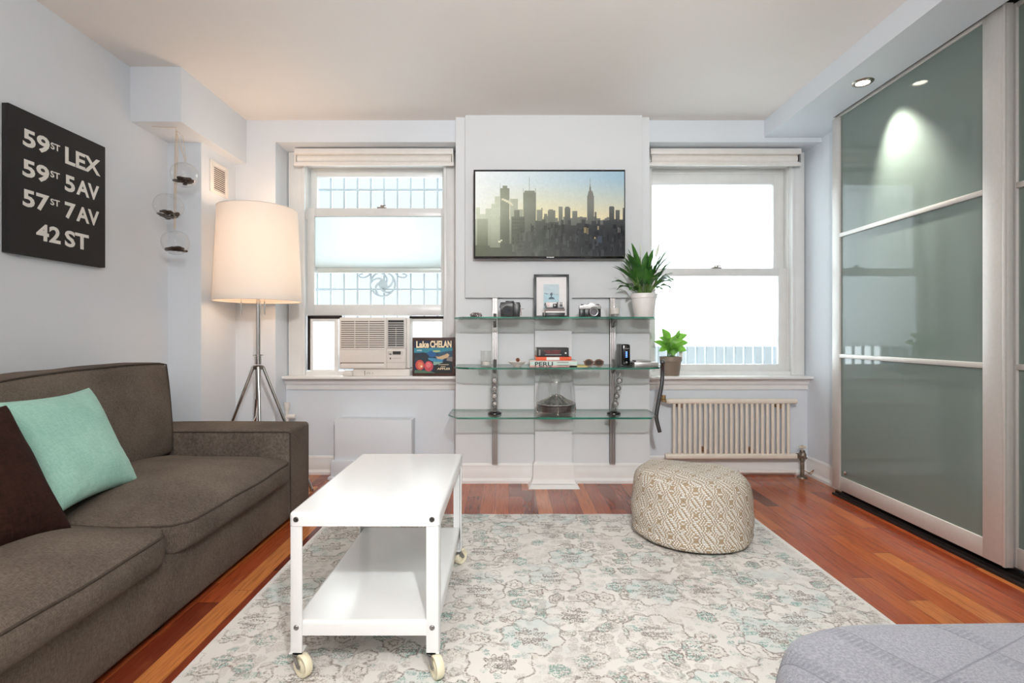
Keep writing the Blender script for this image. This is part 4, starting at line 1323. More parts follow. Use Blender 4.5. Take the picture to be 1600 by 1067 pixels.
pc.disc(up(340), vp(725), 20 / 787, 18 / 695, paint('cream_paint', (246, 226, 190)))
pc.disc(up(474), vp(722), 84 / 787, 92 / 695, paint('rose_apple_paint', (200, 78, 88)))
pc.disc(up(470), vp(700), 48 / 787, 50 / 695, paint('pink_paint', (222, 122, 124)))
M_CR = paint('cream_letter_paint', (250, 232, 196)); M_SH = paint('black_letter_shadow', (22, 22, 26))
pc.text('Lake', up(252), vp(400), up(487), vp(272), M_SH, .05); pc.text('CHELAN', up(508), vp(395), up(903), vp(265), M_SH, .05)
pc.text('Lake', up(243), vp(393), up(480), vp(270), M_CR, .04); pc.text('CHELAN', up(500), vp(388), up(896), vp(262), M_CR, .04)
pc.text('APPLES', up(630), vp(785), up(868), vp(750), M_CR, .03)
for a, c, w in ((655, 692, 200), (700, 728, 95)):
    for k in range(int(w / 22)): pc.rect(up(a + k * 22), vp(c + 6), up(a + k * 22 + 15), vp(c - 6), M_CR)
pc.build('painting', t)

# ------------------------------------------------------------------ television
YT = 3.335
tvx0, tvx1, tvz0, tvz1 = X(740, YT), X(977, YT), Z(404, YT), Z(265, YT)
t = thing('television', 'flat black television on the wall panel showing a hazy city skyline', 'television', ((tvx0 + tvx1) / 2, 3.4, tvz0))
b = MB(); b.box(tvx0, tvx1, YT, YT + .045, tvz0, tvz1, bevel=.003); b.box(tvx0 + .15, tvx1 - .15, YT + .04, YT + .065, tvz0 + .06, tvz1 - .12, bevel=.005)
b.build('housing', mat('gloss_black_bezel', (14, 15, 17), .15), t)
bx('wall_bracket', M_BLACK, t, .15, .38, YT + .06, 3.4149, 1.62, 1.9)
scx0, scx1, scz0, scz1 = X(742.7, YT), X(975.3, YT), Z(400.4, YT), Z(268, YT)
def emis_vc():
    m, p = newmat('skyline_picture')
    a = V.nt.nodes.new('ShaderNodeVertexColor'); a.layer_name = 'picture'
    x, y, z = coords()
    g = tnoise(comb(x, y, z), 55, 4, .7); g2 = tnoise(comb(x * 3.0, y, z * .5), 120, 2, .7)
    mx = mixc(sstep(g * .5 + g2 * .5, .35, .65) * 0.10, V(a.outputs[0]), (0, 0, 0))
    setp(p, color=(.01, .01, .01), emit=mx, es=1.0, rough=.35, spec=.12)
    return m
bm_ = MB(); cl = bm_.bm.loops.layers.float_color.new('picture')
def mixl(a, b_, f): f = max(0, min(1, f)); return tuple(x + (y - x) * f for x, y in zip(a, b_))
def sky(u, v):
    # v: 0 horizon-ish (.40) .. 1 top
    h = max(0, (v - .40) / .60)
    left = mixl((250, 250, 236), (250, 252, 250), h)
    mid = mixl((246, 228, 170), (214, 226, 228), min(1, h * 1.25))
    right = mixl((232, 212, 170), (160, 190, 206), min(1, h * 1.15))
    return mixl(left, mid, u / .42) if u < .42 else mixl(mid, right, (u - .42) / .58)
def bld(u, v, near):
    """near 0 far .. 1 near"""
    sun = math.exp(-((u - .02) / .28) ** 2) * math.exp(-((v - .55) / .40) ** 2)
    dark = mixl((92, 96, 74), (40, 42, 45), u * 1.25)
    haze = mixl((196, 198, 172), (158, 156, 146), u)
    low = max(0, min(1, (.58 - v) / .42))
    c = mixl(haze, dark, min(1, near * .7 + low * .62))
    return mixl(c, (226, 230, 204), sun * .8 * (1 - .5 * near))
layer = [0]
def quad_grid(x0, x1, y0, y1, fn, nx, ny):
    """crop pixel rectangle (175..1130 x 197..740)"""
    layer[0] += 1
    def pt(a, c): return (scx0 + (scx1 - scx0) * (a - 175) / 955, YT - .0006 - layer[0] * .00002, scz0 + (scz1 - scz0) * (740 - c) / 543)
    g = [[bm_.bm.verts.new(pt(x0 + (x1 - x0) * i / nx, y0 + (y1 - y0) * j / ny)) for i in range(nx + 1)] for j in range(ny + 1)]
    for j in range(ny):
        for i in range(nx):
            ii = ((i, j + 1), (i + 1, j + 1), (i + 1, j), (i, j))
            f = bm_.bm.faces.new([g[q][p_] for p_, q in ii])
            for lp, (p_, q) in zip(f.loops, ii):
                u = ((x0 + (x1 - x0) * p_ / nx) - 175) / 955; v = (740 - (y0 + (y1 - y0) * q / ny)) / 543
                lp[cl] = (*lin(fn(u, v)), 1)
quad_grid(175, 1130, 197, 740, sky, 24, 16)
def B(x0, x1, ytop, near, ybot=740): quad_grid(x0, x1, ytop, ybot, lambda u, v: bld(u, v, near), max(1, int((x1 - x0) / 40)), max(2, int((ybot - ytop) / 40)))
rb = random.Random(11)
x = 175                                         # far hazy band
while x < 1130:
    w = rb.uniform(10, 34); B(x, min(1130, x + w), rb.uniform(478, 520) + (20 if x > 560 else 0) * 0, .12 if x < 560 else .3); x += w
for a in ((180, 205, 428, .0), (205, 240, 470, .0), (240, 287, 434, .12), (278, 330, 404, .03), (300, 332, 356, .02), (398, 448, 372, .2), (448, 480, 440, .25), (568, 606, 442, .35), (598, 606, 430, .35), (616, 636, 468, .45),
          (640, 688, 446, .45), (646, 674, 440, .45), (709, 735, 422, .35), (748, 784, 430, .6), (753, 778, 422, .6), (797, 829, 450, .35), (845, 862, 486, .4), (862, 890, 490, .4), (940, 952, 456, .5), (1033, 1066, 424, .72), (1036, 1062, 420, .72), (1074, 1101, 444, .6), (1120, 1130, 430, .6)):
    B(a[0], a[1], a[2], a[3])
# tower with stepped crown and spire
for a in ((892, 936, 352), (896, 932, 338), (899, 929, 325), (904, 922, 318), (906, 917, 296), (908.5, 914, 280), (910, 912.5, 240)): B(a[0], a[1], a[2], .42, 740 if a[2] == 352 else 360)
# big near towers on the left
B(334, 394, 304, .75); B(350, 380, 288, .75, 310); B(334, 336, 268, .4, 304)
B(482, 564, 332, .62); B(490, 556, 320, .6, 335); B(520, 523, 232, .45, 322); B(481, 483, 304, .5, 334); B(560, 563, 304, .5, 334)
B(406, 492, 486, .85); B(424, 458, 444, .85, 488); B(186, 256, 500, .55)
x = 560
while x < 1130:                                 # nearer ranks, darker downwards
    w = rb.uniform(14, 40); B(x, min(1130, x + w), rb.uniform(500, 545), .8); x += w * .8
x = 500
while x < 1130:
    w = rb.uniform(24, 60); B(x, min(1130, x + w), rb.uniform(560, 620), 1.0); x += w * .9
x = 175
while x < 1130:
    w = rb.uniform(30, 80); B(x, min(1130, x + w), rb.uniform(640, 690), 1.05); x += w
for k in range(230):                            # crowded lower roofs, each a slightly different tone
    x = rb.uniform(400, 1118); w = rb.uniform(5, 24); y = rb.uniform(530, 720); dv = rb.uniform(-16, 20)
    quad_grid(x, min(1130, x + w), y, min(740, y + rb.uniform(14, 60)), lambda u, v, dv=dv: tuple(max(16, c_ + dv) for c_ in bld(u, v, 1.0)), 1, 1)
for a in ((870, 886, 556, 592, (138, 124, 92)), (888, 900, 560, 600, (110, 100, 78)), (957, 966, 548, 572, (160, 146, 112)), (1088, 1092, 556, 590, (130, 128, 124)), (1098, 1102, 560, 590, (120, 118, 114)), (937, 944, 618, 630, (190, 168, 126)), (958, 986, 612, 655, (62, 70, 82))):
    quad_grid(a[0], a[1], a[2], a[3], lambda u, v, c=a[4]: c, 1, 1)
for k in range(60):                             # window rows on a near block
    i, j = k % 6, k // 6
    quad_grid(414 + i * 13, 420 + i * 13, 500 + j * 23, 508 + j * 23, lambda u, v: (92, 96, 78), 1, 1)
for cx_, cy_, r in ((352, 378, 9), (366, 384, 9), (380, 390, 10), (394, 398, 9), (404, 406, 8), (412, 414, 6), (330, 648, 8), (342, 640, 6)):   # steam puffs
    quad_grid(cx_ - r, cx_ + r, cy_ - r * .7, cy_ + r * .7, lambda u, v: (232, 226, 196), 1, 1)
bm_.build('screen', emis_vc(), t, smooth=0, recalc=False)
MB().text('SHARP', lambda u, v: (X(854, YT) + (X(866, YT) - X(854, YT)) * u, YT - .0006, Z(402.8, YT) + .007 * v), offset=.02).build('maker_mark', mat('silver_print', (190, 190, 190), .4, .3), t, smooth=0, recalc=False)

# ------------------------------------------------------------------ glass wall shelves on steel tracks
M_TRK = mat('pale_steel_track', (188, 184, 182), .35, .7, grain=.02)
for i, xt in enumerate((X(773.5, 3.45), X(956, 3.45))):
    t = thing('shelf_track', ['left slotted steel wall track holding the glass shelves', 'right slotted steel wall track holding the glass shelves'][i], 'shelf track', (xt, 3.45, .13), 'steel shelf tracks')
    b = MB()
    for o_ in (-.017, -.003, .011): b.box(xt + o_, xt + o_ + .006, 3.415, 3.4549, .131, 1.2425, bevel=.001)
    b.box(xt - .017, xt + .017, 3.432, 3.4549, .131, 1.2425)
    b.build('rail', M_TRK, t)
    b = MB()
    for k in range(5): b.cyl((xt, 3.4315, .25 + k * .22), (xt, 3.4305, .25 + k * .22), .004, 10)
    b.build('screw', M_BLACK, t)
    for z in (1.104, .800, .500):
        b = MB()
        b.prism([(xt - .010, 3.416, z - .06), (xt - .010, 3.416, z + .035), (xt - .010, 3.395, z + .03), (xt - .010, 3.36, z + .002), (xt - .010, 3.33, z - .012), (xt - .010, 3.33, z - .02)], (.020, 0, 0), bevel=.003)
        b.build('bracket', M_STEEL, t)
SH = [('top', 1.104, X(709, 3.16), X(1033, 3.16), 3.08), ('middle', .800, X(708.5, 3.15), X(1034, 3.15), 3.05), ('bottom', .500, X(700, 3.17), X(1027.5, 3.17), 3.07)]
shelf_z = {}
for nm, z, x0, x1, yf in SH:
    b = MB()
    out = [(x0 + .0, 3.44 if True else 0), (x0, 3.19), (x0 + .065, yf), (x1 - .065, yf), (x1, 3.19), (x1, 3.44)]
    if nm == 'middle':   # bowed front
        out = [(x0, 3.44), (x0 + .005, 3.15), (x0 + .03, 3.10), (x0 + .10, yf + .01), (x0 + .3, yf), (x1 - .3, yf), (x1 - .10, yf + .01), (x1 - .03, 3.10), (x1 - .005, 3.15), (x1, 3.44)]
    lo = [(a, c_, z - .010) for a, c_ in out]
    va, vb = b.ring(lo), b.ring([(a, c_, z) for a, c_ in out])
    side = b.skin([va, vb])
    b.bm.faces.new(va[::-1]).material_index = 0; b.bm.faces.new(vb).material_index = 0
    for f in side: f.material_index = 1
    # notch round the chase: cut back edge is simply at the chase face
    for v_ in b.bm.verts:
        if v_.co.y > 3.43: v_.co.y = 3.414
    o = b.build('glass_shelf', [M_SHELF, M_EDGE], smooth=0)
    tag(o, {'top': 'topmost green-edged glass shelf, just under the television, carrying the cameras', 'middle': 'middle green-edged glass shelf, carrying the stack of books', 'bottom': 'lowest green-edged glass shelf, carrying the transparent speakers'}[nm], 'glass shelf', 'green glass wall shelves')
    shelf_z[nm] = z
# curved dark steel arm at the right end
YC = 3.20
b = MB(); pts = [P(1033, 566, 3.16), P(1033, 578, YC), P(1032, 600, YC), P(1028, 622, YC), P(1024, 645, YC), P(1024, 655, YC), P(1027, 668, YC), P(1029, 675, YC)]
fine = []
for i in range(len(pts) - 1):
    for k in range(4):
        t_ = k / 4; p0, p1, p2, p3 = pts[max(0, i - 1)], pts[i], pts[i + 1], pts[min(len(pts) - 1, i + 2)]
        fine.append(.5 * ((2 * p1) + (p2 - p0) * t_ + (2 * p0 - 5 * p1 + 4 * p2 - p3) * t_ ** 2 + (3 * p1 - p0 - 3 * p2 + p3) * t_ ** 3))
fine.append(pts[-1])
for p in fine: p.x += .008
b.tube(fine, .0125, 14); b.sphere(fine[0], .016, 14, 8)
tag(b.build('curved_strut', mat('dark_gunmetal', (98, 98, 100), .35, .85)), 'curved dark metal strut hanging down at the right end of the glass shelves', 'strut')

# ------------------------------------------------------------------ items on the top shelf (z = 1.104)
zt = 1.1042
Y = 3.20
def xx(px, y=Y): return X(px, y)
# bracelet
b = MB()
for k in range(11):
    a = k * 2 * PI / 11; b.sphere((xx(744) + .030 * math.cos(a), Y - .02 + .022 * math.sin(a), zt + .012 + .006 * math.sin(a * 2)), .0085 + .002 * math.sin(k * 2.1), 10, 6)
for k in range(3): b.sphere((xx(741 + k * 3), Y - .02, zt + .024), .007, 8, 6)
tag(b.build('beaded_bracelet', mat('mottled_silver_bead', (150, 138, 136), .25, .6, grain=.4, gscale=150)), 'small coiled silver bead bracelet at the left end of the top shelf', 'bracelet')

def cyl_y(b, c, r, y0, y1, seg=28, r2=None):
    """disc stack facing the camera"""
    b.tube([(c[0], y1, c[2]), (c[0], y0, c[2])], [r, r2 or r], seg)
# black plastic toy camera; crop scale 12.31 px per photo px, origin (770, 420)
def cx(p): return X(770 + p / 12.31, Y)
def cz(p): return max(zt, Z(420 + p / 12.31, Y))
t = thing('film_camera', 'chunky all-black plastic camera standing left of the framed print', 'camera', (cx(330), Y + .03, zt), 'cameras on the top shelf')
b = MB(); b.prism([(cx(150), Y, zt), (cx(520), Y, zt), (cx(522), Y, cz(740)), (cx(540), Y, cz(730)), (cx(520), Y, cz(640)), (cx(150), Y, cz(640)), (cx(125), Y, cz(740)), (cx(150), Y, cz(760))], (0, .055, 0), bevel=.003)
b.build('body', M_BLACK, t)
b = MB(); b.box(cx(245), cx(405), Y - .006, Y + .045, cz(650), cz(615), bevel=.003)
fl = b.build('flash_housing', M_BLACK, t)
MB().text('HOLGA', lambda u, v: (cx(262) + (cx(345) - cx(262)) * u, Y - .0066, cz(660) + (cz(643) - cz(660)) * v), offset=.02).build('maker_mark', mat('grey_print', (150, 150, 150), .5), fl, smooth=0, recalc=False)
b = MB(); lc = (cx(285), 0, cz(815)); cyl_y(b, lc, .034, Y - .030, Y + .01); cyl_y(b, lc, .030, Y - .036, Y - .03)
ln = b.build('lens_barrel', mat('matte_black_rubber', (34, 34, 33), .6), t)
b = MB(); cyl_y(b, lc, .018, Y - .037, Y - .035); b.build('lens_glass', mat('dark_lens_glass', (22, 26, 34), .08), ln)
b = MB(); b.box(cx(385), cx(520), Y - .008, Y + .01, zt + .004, cz(650), bevel=.003); b.build('grip', M_BLACK, t)
b = MB(); cyl_y(b, (cx(435), 0, cz(660)), .0035, Y - .0095, Y - .004, 12); b.build('indicator_dot', M_WHITEP, t)
b = MB(); b.tube([(cx(530), Y + .02, cz(770)), (cx(560), Y + .01, cz(765)), (cx(600), Y, cz(770))], .0015, 6); b.tube([(cx(535), Y + .02, cz(780)), (cx(545), Y + .005, cz(850)), (cx(540), Y - .003, cz(900))], .003, 6)
b.build('strap', mat('tan_strap', (176, 150, 138), .7), t)

# framed print
YP = 3.30
px0, px1, pz0, pz1 = X(834.5, YP), X(889.5, YP), zt, Z(428, YP)
t = thing('picture_frame', 'slim black frame with pale blue print of a bather at sea, on the top shelf', 'picture frame', ((px0 + px1) / 2, YP, zt))
lean = lambda z: YP + .0 + (z - pz0) * .06
def lbox(b, x0, x1, z0, z1, d0, d1, bev=.001):
    vs0 = len(b.bm.verts); b.box(x0, x1, d0, d1, z0, z1, bevel=bev); b.bm.verts.ensure_lookup_table()
    for v_ in list(b.bm.verts)[vs0:]: v_.co.y += lean(v_.co.z)
fw = .0155
b = MB()
lbox(b, px0, px0 + fw, pz0, pz1, 0, .02); lbox(b, px1 - fw, px1, pz0, pz1, 0, .02); lbox(b, px0 + fw, px1 - fw, pz0, pz0 + fw, 0, .02); lbox(b, px0 + fw, px1 - fw, pz1 - fw, pz1, 0, .02)
b.build('frame', mat('dark_slate_frame', (38, 43, 46), .4), t)
b = MB(); lbox(b, px0 + fw, px1 - fw, pz0 + fw, pz1 - fw, .010, .014, 0); b.build('mat_board', mat('white_mat_board', (232, 230, 230), .7), t)
def fu(p): return (X(770 + p / 12.31, YP) - px0) / (px1 - px0)
def fv(p): return (Z(420 + p / 12.31, YP) - pz0) / (pz1 - pz0)
pc = Picture(lambda u, v, k: (px0 + (px1 - px0) * u, lean(pz0 + (pz1 - pz0) * v) + .0094 - k * .0001, pz0 + (pz1 - pz0) * v))
pc.rect(fu(980), fv(770), fu(1280), fv(292), paint('pale_sky_print', (190, 207, 214)))
pc.rect(fu(985), fv(770), fu(1275), fv(490), paint('pale_sea_print', (176, 206, 216)))
pc.shape([(fu(985), fv(455)), (fu(1030), fv(460)), (fu(1080), fv(478)), (fu(1040), fv(490)), (fu(1000), fv(475))], paint('blue_grey_hills', (120, 152, 166)))
pc.shape([(fu(1160), fv(480)), (fu(1255), fv(483)), (fu(1255), fv(495)), (fu(1160), fv(490))], paint('faint_hills', (160, 180, 188)))
md = paint('dark_blue_figure', (84, 104, 120))
pc.shape([(fu(1070), fv(582)), (fu(1200), fv(582)), (fu(1180), fv(548)), (fu(1145), fv(535)), (fu(1140), fv(505)), (fu(1120), fv(505)), (fu(1118), fv(535)), (fu(1085), fv(550))], md)
pc.disc(fu(1130), fv(488), 26 / 12.31 / 55, 26 / 12.31 / 68, md)
pc.shape([(fu(1105), fv(480)), (fu(1155), fv(480)), (fu(1145), fv(445)), (fu(1125), fv(455))], md)
pc.build('print', t)
b = MB(); b.box(px0 + .05, px1 - .05, YP + .03, YP + .0325, pz0 + .02, pz1 - .08); b.build('easel_back', M_BLACK, t)

# white and black instant camera
Y3 = 3.17
def cx(p): return X(770 + p / 12.31, Y3)
def cz(p): return max(zt, Z(420 + p / 12.31, Y3))
t = thing('instant_camera', 'white and black instant camera in front of the framed print', 'camera', (cx(1190), Y3 + .03, zt), 'cameras on the top shelf')
b = MB(); b.prism([(cx(1030), Y3, zt), (cx(1380), Y3, zt), (cx(1392), Y3, cz(850)), (cx(1012), Y3, cz(850))], (0, .075, 0), bevel=.003)
b.build('base', M_BLACK, t)
b = MB(); b.box(cx(1012), cx(1390), Y3 - .012, Y3 + .06, cz(850), cz(812), bevel=.004)
b.box(cx(1020), cx(1380), Y3 + .004, Y3 + .06, cz(745), cz(640), bevel=.004); b.build('shell', mat('off_white_camera_plastic', (226, 222, 220), .35), t)
b = MB(); b.box(cx(1015), cx(1388), Y3 - .006, Y3 + .05, cz(812), cz(770), bevel=.003); b.build('mid_band', mat('taupe_plastic', (128, 112, 110), .5), t)
b = MB(); b.prism([(cx(1005), Y3 - .001, cz(700)), (cx(1045), Y3 - .001, cz(768)), (cx(1380), Y3 - .001, cz(768)), (cx(1370), Y3 - .001, cz(745)), (cx(1040), Y3 - .001, cz(745)), (cx(1020), Y3 - .001, cz(650)), (cx(1002), Y3 - .001, cz(650)), (cx(985), Y3 - .001, cz(700))], (0, .02, 0))
b.box(cx(1232), cx(1258), Y3 - .002, Y3 + .01, cz(748), cz(640)); b.build('trim', M_BLACK, t)
b = MB(); b.box(cx(1155), cx(1235), Y3 - .010, Y3 + .02, cz(748), cz(670), bevel=.002); lb = b.build('lens_housing', M_BLACK, t)
b = MB(); cyl_y(b, (cx(1190), 0, cz(708)), .004, Y3 - .012, Y3 - .008, 14); b.build('lens_glass', M_CHROME, lb)
b = MB()
for a, c_ in ((1300, 655), (1330, 655), (1300, 690), (1330, 690), (1300, 715), (1330, 715)): cyl_y(b, (cx(a), 0, cz(c_)), .0034, Y3 - .001, Y3 + .01, 14)
b.box(cx(1285), cx(1342), Y3 + .001, Y3 + .01, cz(728), cz(680)); b.build('viewfinder', M_BLACK, t)
b = MB(); b.box(cx(1048), cx(1092), Y3 + .0015, Y3 + .01, cz(722), cz(645), bevel=.001); b.build('flash_window', mat('pale_pink_window', (222, 196, 192), .3), t)
b = MB(); b.box(cx(958), cx(990), Y3 + .02, Y3 + .03, zt, cz(835), bevel=.002); b.build('strap_lug', M_BLACK, t)

# silver 35 mm camera; crop scale 4.64, origin (870, 370)
def cx(p): return X(870 + p / 4.64, Y)
def cz(p): return max(zt, Z(370 + p / 4.64, Y))
t = thing('film_camera', 'silver-topped black film camera with a round lens, standing right of the framed print', 'camera', (cx(242), Y + .03, zt), 'cameras on the top shelf')
b = MB(); b.box(cx(166), cx(320), Y, Y + .04, zt + .002, cz(520), bevel=.004); b.box(cx(166), cx(205), Y - .008, Y + .01, zt + .002, cz(522), bevel=.003); b.build('body', M_BLACK, t)
M_SIL = mat('satin_silver_plate', (205, 205, 203), .3, .7)
b = MB(); b.prism([(cx(163), Y - .001, cz(522)), (cx(322), Y - .001, cz(522)), (cx(320), Y - .001, cz(496)), (cx(275), Y - .001, cz(494)), (cx(262), Y - .001, cz(478)), (cx(238), Y - .001, cz(478)), (cx(226), Y - .001, cz(494)), (cx(165), Y - .001, cz(498))], (0, .036, 0), bevel=.002)
b.box(cx(163), cx(320), Y - .0005, Y + .04, zt, zt + .004); b.build('top_plate', M_SIL, t)
b = MB(); b.cyl((cx(188), Y + .018, cz(500)), (cx(188), Y + .018, cz(488)), .009, 18); b.cyl((cx(300), Y + .018, cz(500)), (cx(300), Y + .018, cz(487)), .010, 18); b.build('dial', M_BLACK, t)
b = MB(); lc = (cx(263), 0, cz(545)); cyl_y(b, lc, .0305, Y - .03, Y); cyl_y(b, lc, .028, Y - .036, Y - .03); ln = b.build('lens_barrel', M_BLACK, t)
b = MB(); b.tube([(lc[0] + .024 * math.cos(a * PI / 16), Y - .0365, lc[2] + .024 * math.sin(a * PI / 16)) for a in range(32)], .0022, 8, closed=True); b.build('lens_ring', M_SIL, ln)
b = MB(); cyl_y(b, lc, .018, Y - .0368, Y - .034); b.build('lens_glass', mat('reflective_lens', (120, 118, 122), .08, .6), ln)

# candle glasses
def tumbler(label, px0_, px1_, pyt, pyb, zf, y, wax0, wax1, name='candle_glass'):
    x = X((px0_ + px1_) / 2, y); r = (X(px1_, y) - X(px0_, y)) / 2; h = Z(pyt, y) - zf
    t = thing(name, label, 'candle', (x, y, zf))
    b = MB(); b.lathe([(0, 0), (r * .97, 0), (r, .003), (r, h), (r - .0025, h), (r - .003, .006), (0, .006)], (x, y, zf), 36); b.build('glass', M_CLEAR, t)
    b = MB(); b.lathe([(0, wax0), (r - .0035, wax0), (r - .0035, wax1), (0, wax1)], (x, y, zf), 30); w = b.build('wax', mat('white_candle_wax', (232, 228, 222), .5), t)
    b = MB(); b.cyl((x, y, zf + wax1), (x, y, zf + wax1 + .008), .001, 6); b.build('wick', M_BLACK, w)
tumbler('clear glass tumbler candle beside the large plant on the top shelf', 951, 970, 468, 496, zt, 3.22, .022, .060)
tumbler('clear glass jar candle at the left end of the middle shelf', 751, 767.5, 548, 574, .8002, 3.22, .008, .028)

# ------------------------------------------------------------------ plants
def leafm(name, c1, c2, rough=.35, tr=0.25):
    m, p = newmat(name)
    x, y, z = coords(); n = tnoise(comb(x, y, z), 14, 2)
    setp(p, color=mixc(sstep(n, .35, .65), lin(c1), lin(c2)), rough=rough)
    nt = V.nt; a = nt.nodes.new('ShaderNodeBsdfTranslucent'); a.inputs[0].default_value = (*lin(c2), 1)
    mx = nt.nodes.new('ShaderNodeMixShader'); mx.inputs[0].default_value = tr
    out = nt.nodes['Material Output']
    nt.links.new(p.outputs[0], mx.inputs[1]); nt.links.new(a.outputs[0], mx.inputs[2]); nt.links.new(mx.outputs[0], out.inputs[0])
    return m
M_LILY = leafm('deep_green_leaf', '23501f', '4a7c33'); M_POTH = leafm('bright_green_leaf', '4c8f2a', '86bf48', tr=.35)
M_STEM = leafm('pale_green_stem', '5c7f3c', '84a45a')
M_SPATH = leafm('white_green_spathe', 'cdd3bd', 'e4e6d8')
def leaf(b, base, d, up, length, width, droop, fold=.25, n=9, tip=1.0, wave=0.0):
    """blade along d that bends down; width profile lanceolate"""
    p = Vector(base); d = Vector(d).normalized()
    rows = []
    step = length / n
    for i in range(n + 1):
        s = i / n
        side = d.cross(Vector((0, 0, 1)))
        if side.length < 1e-3: side = Vector((1, 0, 0))
        side.normalize()
        if up is not None: side = (side + Vector(up)).normalized(); side = (side - d * side.dot(d)).normalized()
        nn = side.cross(d)
        w = width * (math.sin(PI * min(1, s ** .85)) ** .8) * (1 - .15 * s) + .0012
        if i == n: w = .0006
        wv = math.sin(s * 12) * wave * w
        rows.append(b.ring([p - side * w + nn * (w * fold + wv), p - side * w * .5 + nn * w * fold * .45, p, p + side * w * .5 + nn * w * fold * .45, p + side * w + nn * (w * fold - wv)]))
        p = p + d * step
        d = (d + Vector((0, 0, -droop * (0.3 + s)))).normalized()
    b.skin(rows, closed=False)
    return p
def pot(t, x, y, z, r0_, r1_, h, m, rim=.03, name='pot'):
    b = MB()
    b.lathe([(0, 0), (r0_, 0), (r0_ + .002, .003), (r1_ * .95, h - rim - .002), (r1_ * .95, h - rim), (r1_ * 1.02, h - rim + .002), (r1_ * 1.04, h - .003), (r1_ * 1.02, h), (r1_ * .96, h), (r1_ * .93, h - .02), (0, h - .02)], (x, y, z), 48)
    b.build(name, m, t, smooth=50)
    b = MB(); b.lathe([(0, 0.004), (r1_ * .5, 0.006), (r1_ * .93, 0)], (x, y, z + h - .018), 24); b.build('soil', mat('dark_potting_soil', (52, 40, 32), .95, grain=.4, gscale=120, bumpy=.6), t)
# peace lily
YL = 3.22
lx, lzz = X(1006, YL), zt
t = thing('potted_peace_lily', 'large leafy peace lily in a white pot at the right end of the top shelf', 'potted plant', (lx, YL, zt))
ph = Z(459, YL) - zt
pot(t, lx, YL, zt, .058, .079, ph, mat('white_glazed_pot', (226, 222, 219), .4))
b = MB(); sb = MB(); rp = random.Random(5)
top = Vector((lx, YL, zt + ph - .01))
specs = []
for k in range(46):
    a = rp.uniform(0, 2 * PI); el = rp.uniform(.25, 1.35)
    specs.append((a, el, rp.uniform(.12, .25) * (0.72 + .4 * (el / 1.35)), rp.uniform(.014, .027)))
for a, el, L_, w_ in specs:
    dd = Vector((math.cos(a) * math.cos(el), math.sin(a) * math.cos(el) * .6 - .08, math.sin(el)))
    st = top + Vector((math.cos(a) * .03, math.sin(a) * .03, 0))
    L1 = L_ * .42
    mid = st + dd * L1 + Vector((0, 0, L1 * .25))
    if mid.y > 3.38: mid.y = 3.38
    sb.tube([st, st + (mid - st) * .5 + Vector((0, 0, .008)), mid], .0022, 6)
    dd2 = (dd + Vector((0, 0, .15))).normalized()
    if dd2.y > 0.25: dd2.y = .1
    leaf(b, mid, dd2, None, L_ * .75, w_, rp.uniform(.16, .34) if el < .9 else rp.uniform(.06, .22), fold=.3, wave=.25)
# the long outer leaves of the photo
for pxa, pya, wl_, dr in ((962, 374 + 45, .016, .12), (988, 384, .020, .02), (1046, 403, .018, .16), (1040, 398, .016, .10), (976, 436, .014, .25), (966, 452, .013, .25), (1052, 436, .006, .28), (958, 421, .013, .16)):
    tgt = P(pxa, pya, YL - .06)
    d0 = (tgt - top); L_ = d0.length
    st = top + Vector((d0.x * .1, 0, 0)); mid = top + d0 * .4 + Vector((0, 0, .035))
    sb.tube([st, (st + mid) / 2 + Vector((0, 0, .012)), mid], .0022, 6)
    leaf(b, mid, (tgt - mid + Vector((0, 0, dr * .25))), None, (tgt - mid).length * 1.12, wl_, dr * .5, fold=.3)
b.build('foliage', M_LILY, t, smooth=80, recalc=False); sb.build('stems', M_STEM, t, smooth=80)
b = MB(); s2_ = MB()
for tx, tz_, ln_ in ((999, 378, .05), (1030, 380, .045)):
    tip = P(tx, tz_, YL - .02); base = top + Vector((tip.x - top.x, 0, 0)) * .2
    q = base + (tip - base) * .72
    s2_.tube([base, (base + q) / 2 + Vector((.004, 0, 0)), q], .0018, 6)
    leaf(b, q, tip - q, (0, 1, 0), (tip - q).length, .008, 0, fold=.6)
b.build('flower_spathe', M_SPATH, t, smooth=80, recalc=False); s2_.build('flower_stem', M_STEM, t, smooth=80)
# pothos on the right sill
YO = 3.665
ox, oz = X(1048, YO), .7045
t = thing('potted_pothos', 'small bright green pothos in a taupe pot on the right window sill', 'potted plant', (ox, YO, oz))
ph = Z(557, YO) - oz
pot(t, ox, YO, oz, .056, .075, ph, mat('taupe_plastic_pot', (134, 118, 104), .55), rim=.036)
top = Vector((ox, YO, oz + ph - .01))
b = MB(); sb = MB()
def heart(b, c, d, nrm, L_, Wd):
    d = Vector(d).normalized(); nrm = Vector(nrm); nrm = (nrm - d * nrm.dot(d)).normalized(); s = d.cross(nrm)
    rows = []
    for i in range(11):
        k = i / 10
        w = Wd * (math.sin(PI * k ** .62) ** .85 if 0 < k < 1 else 0.02)
        cc = Vector(c) + d * (L_ * k) - nrm * (.22 * L_ * k * k)
        rows.append(b.ring([cc + s * (w * q) + nrm * (abs(q) * w * .22) - d * ((1 - k) ** 3 * abs(q) * .25 * L_ * (k < .35)) for q in (-1, -.6, -.2, 0, .2, .6, 1)]))
    b.skin(rows, closed=False)
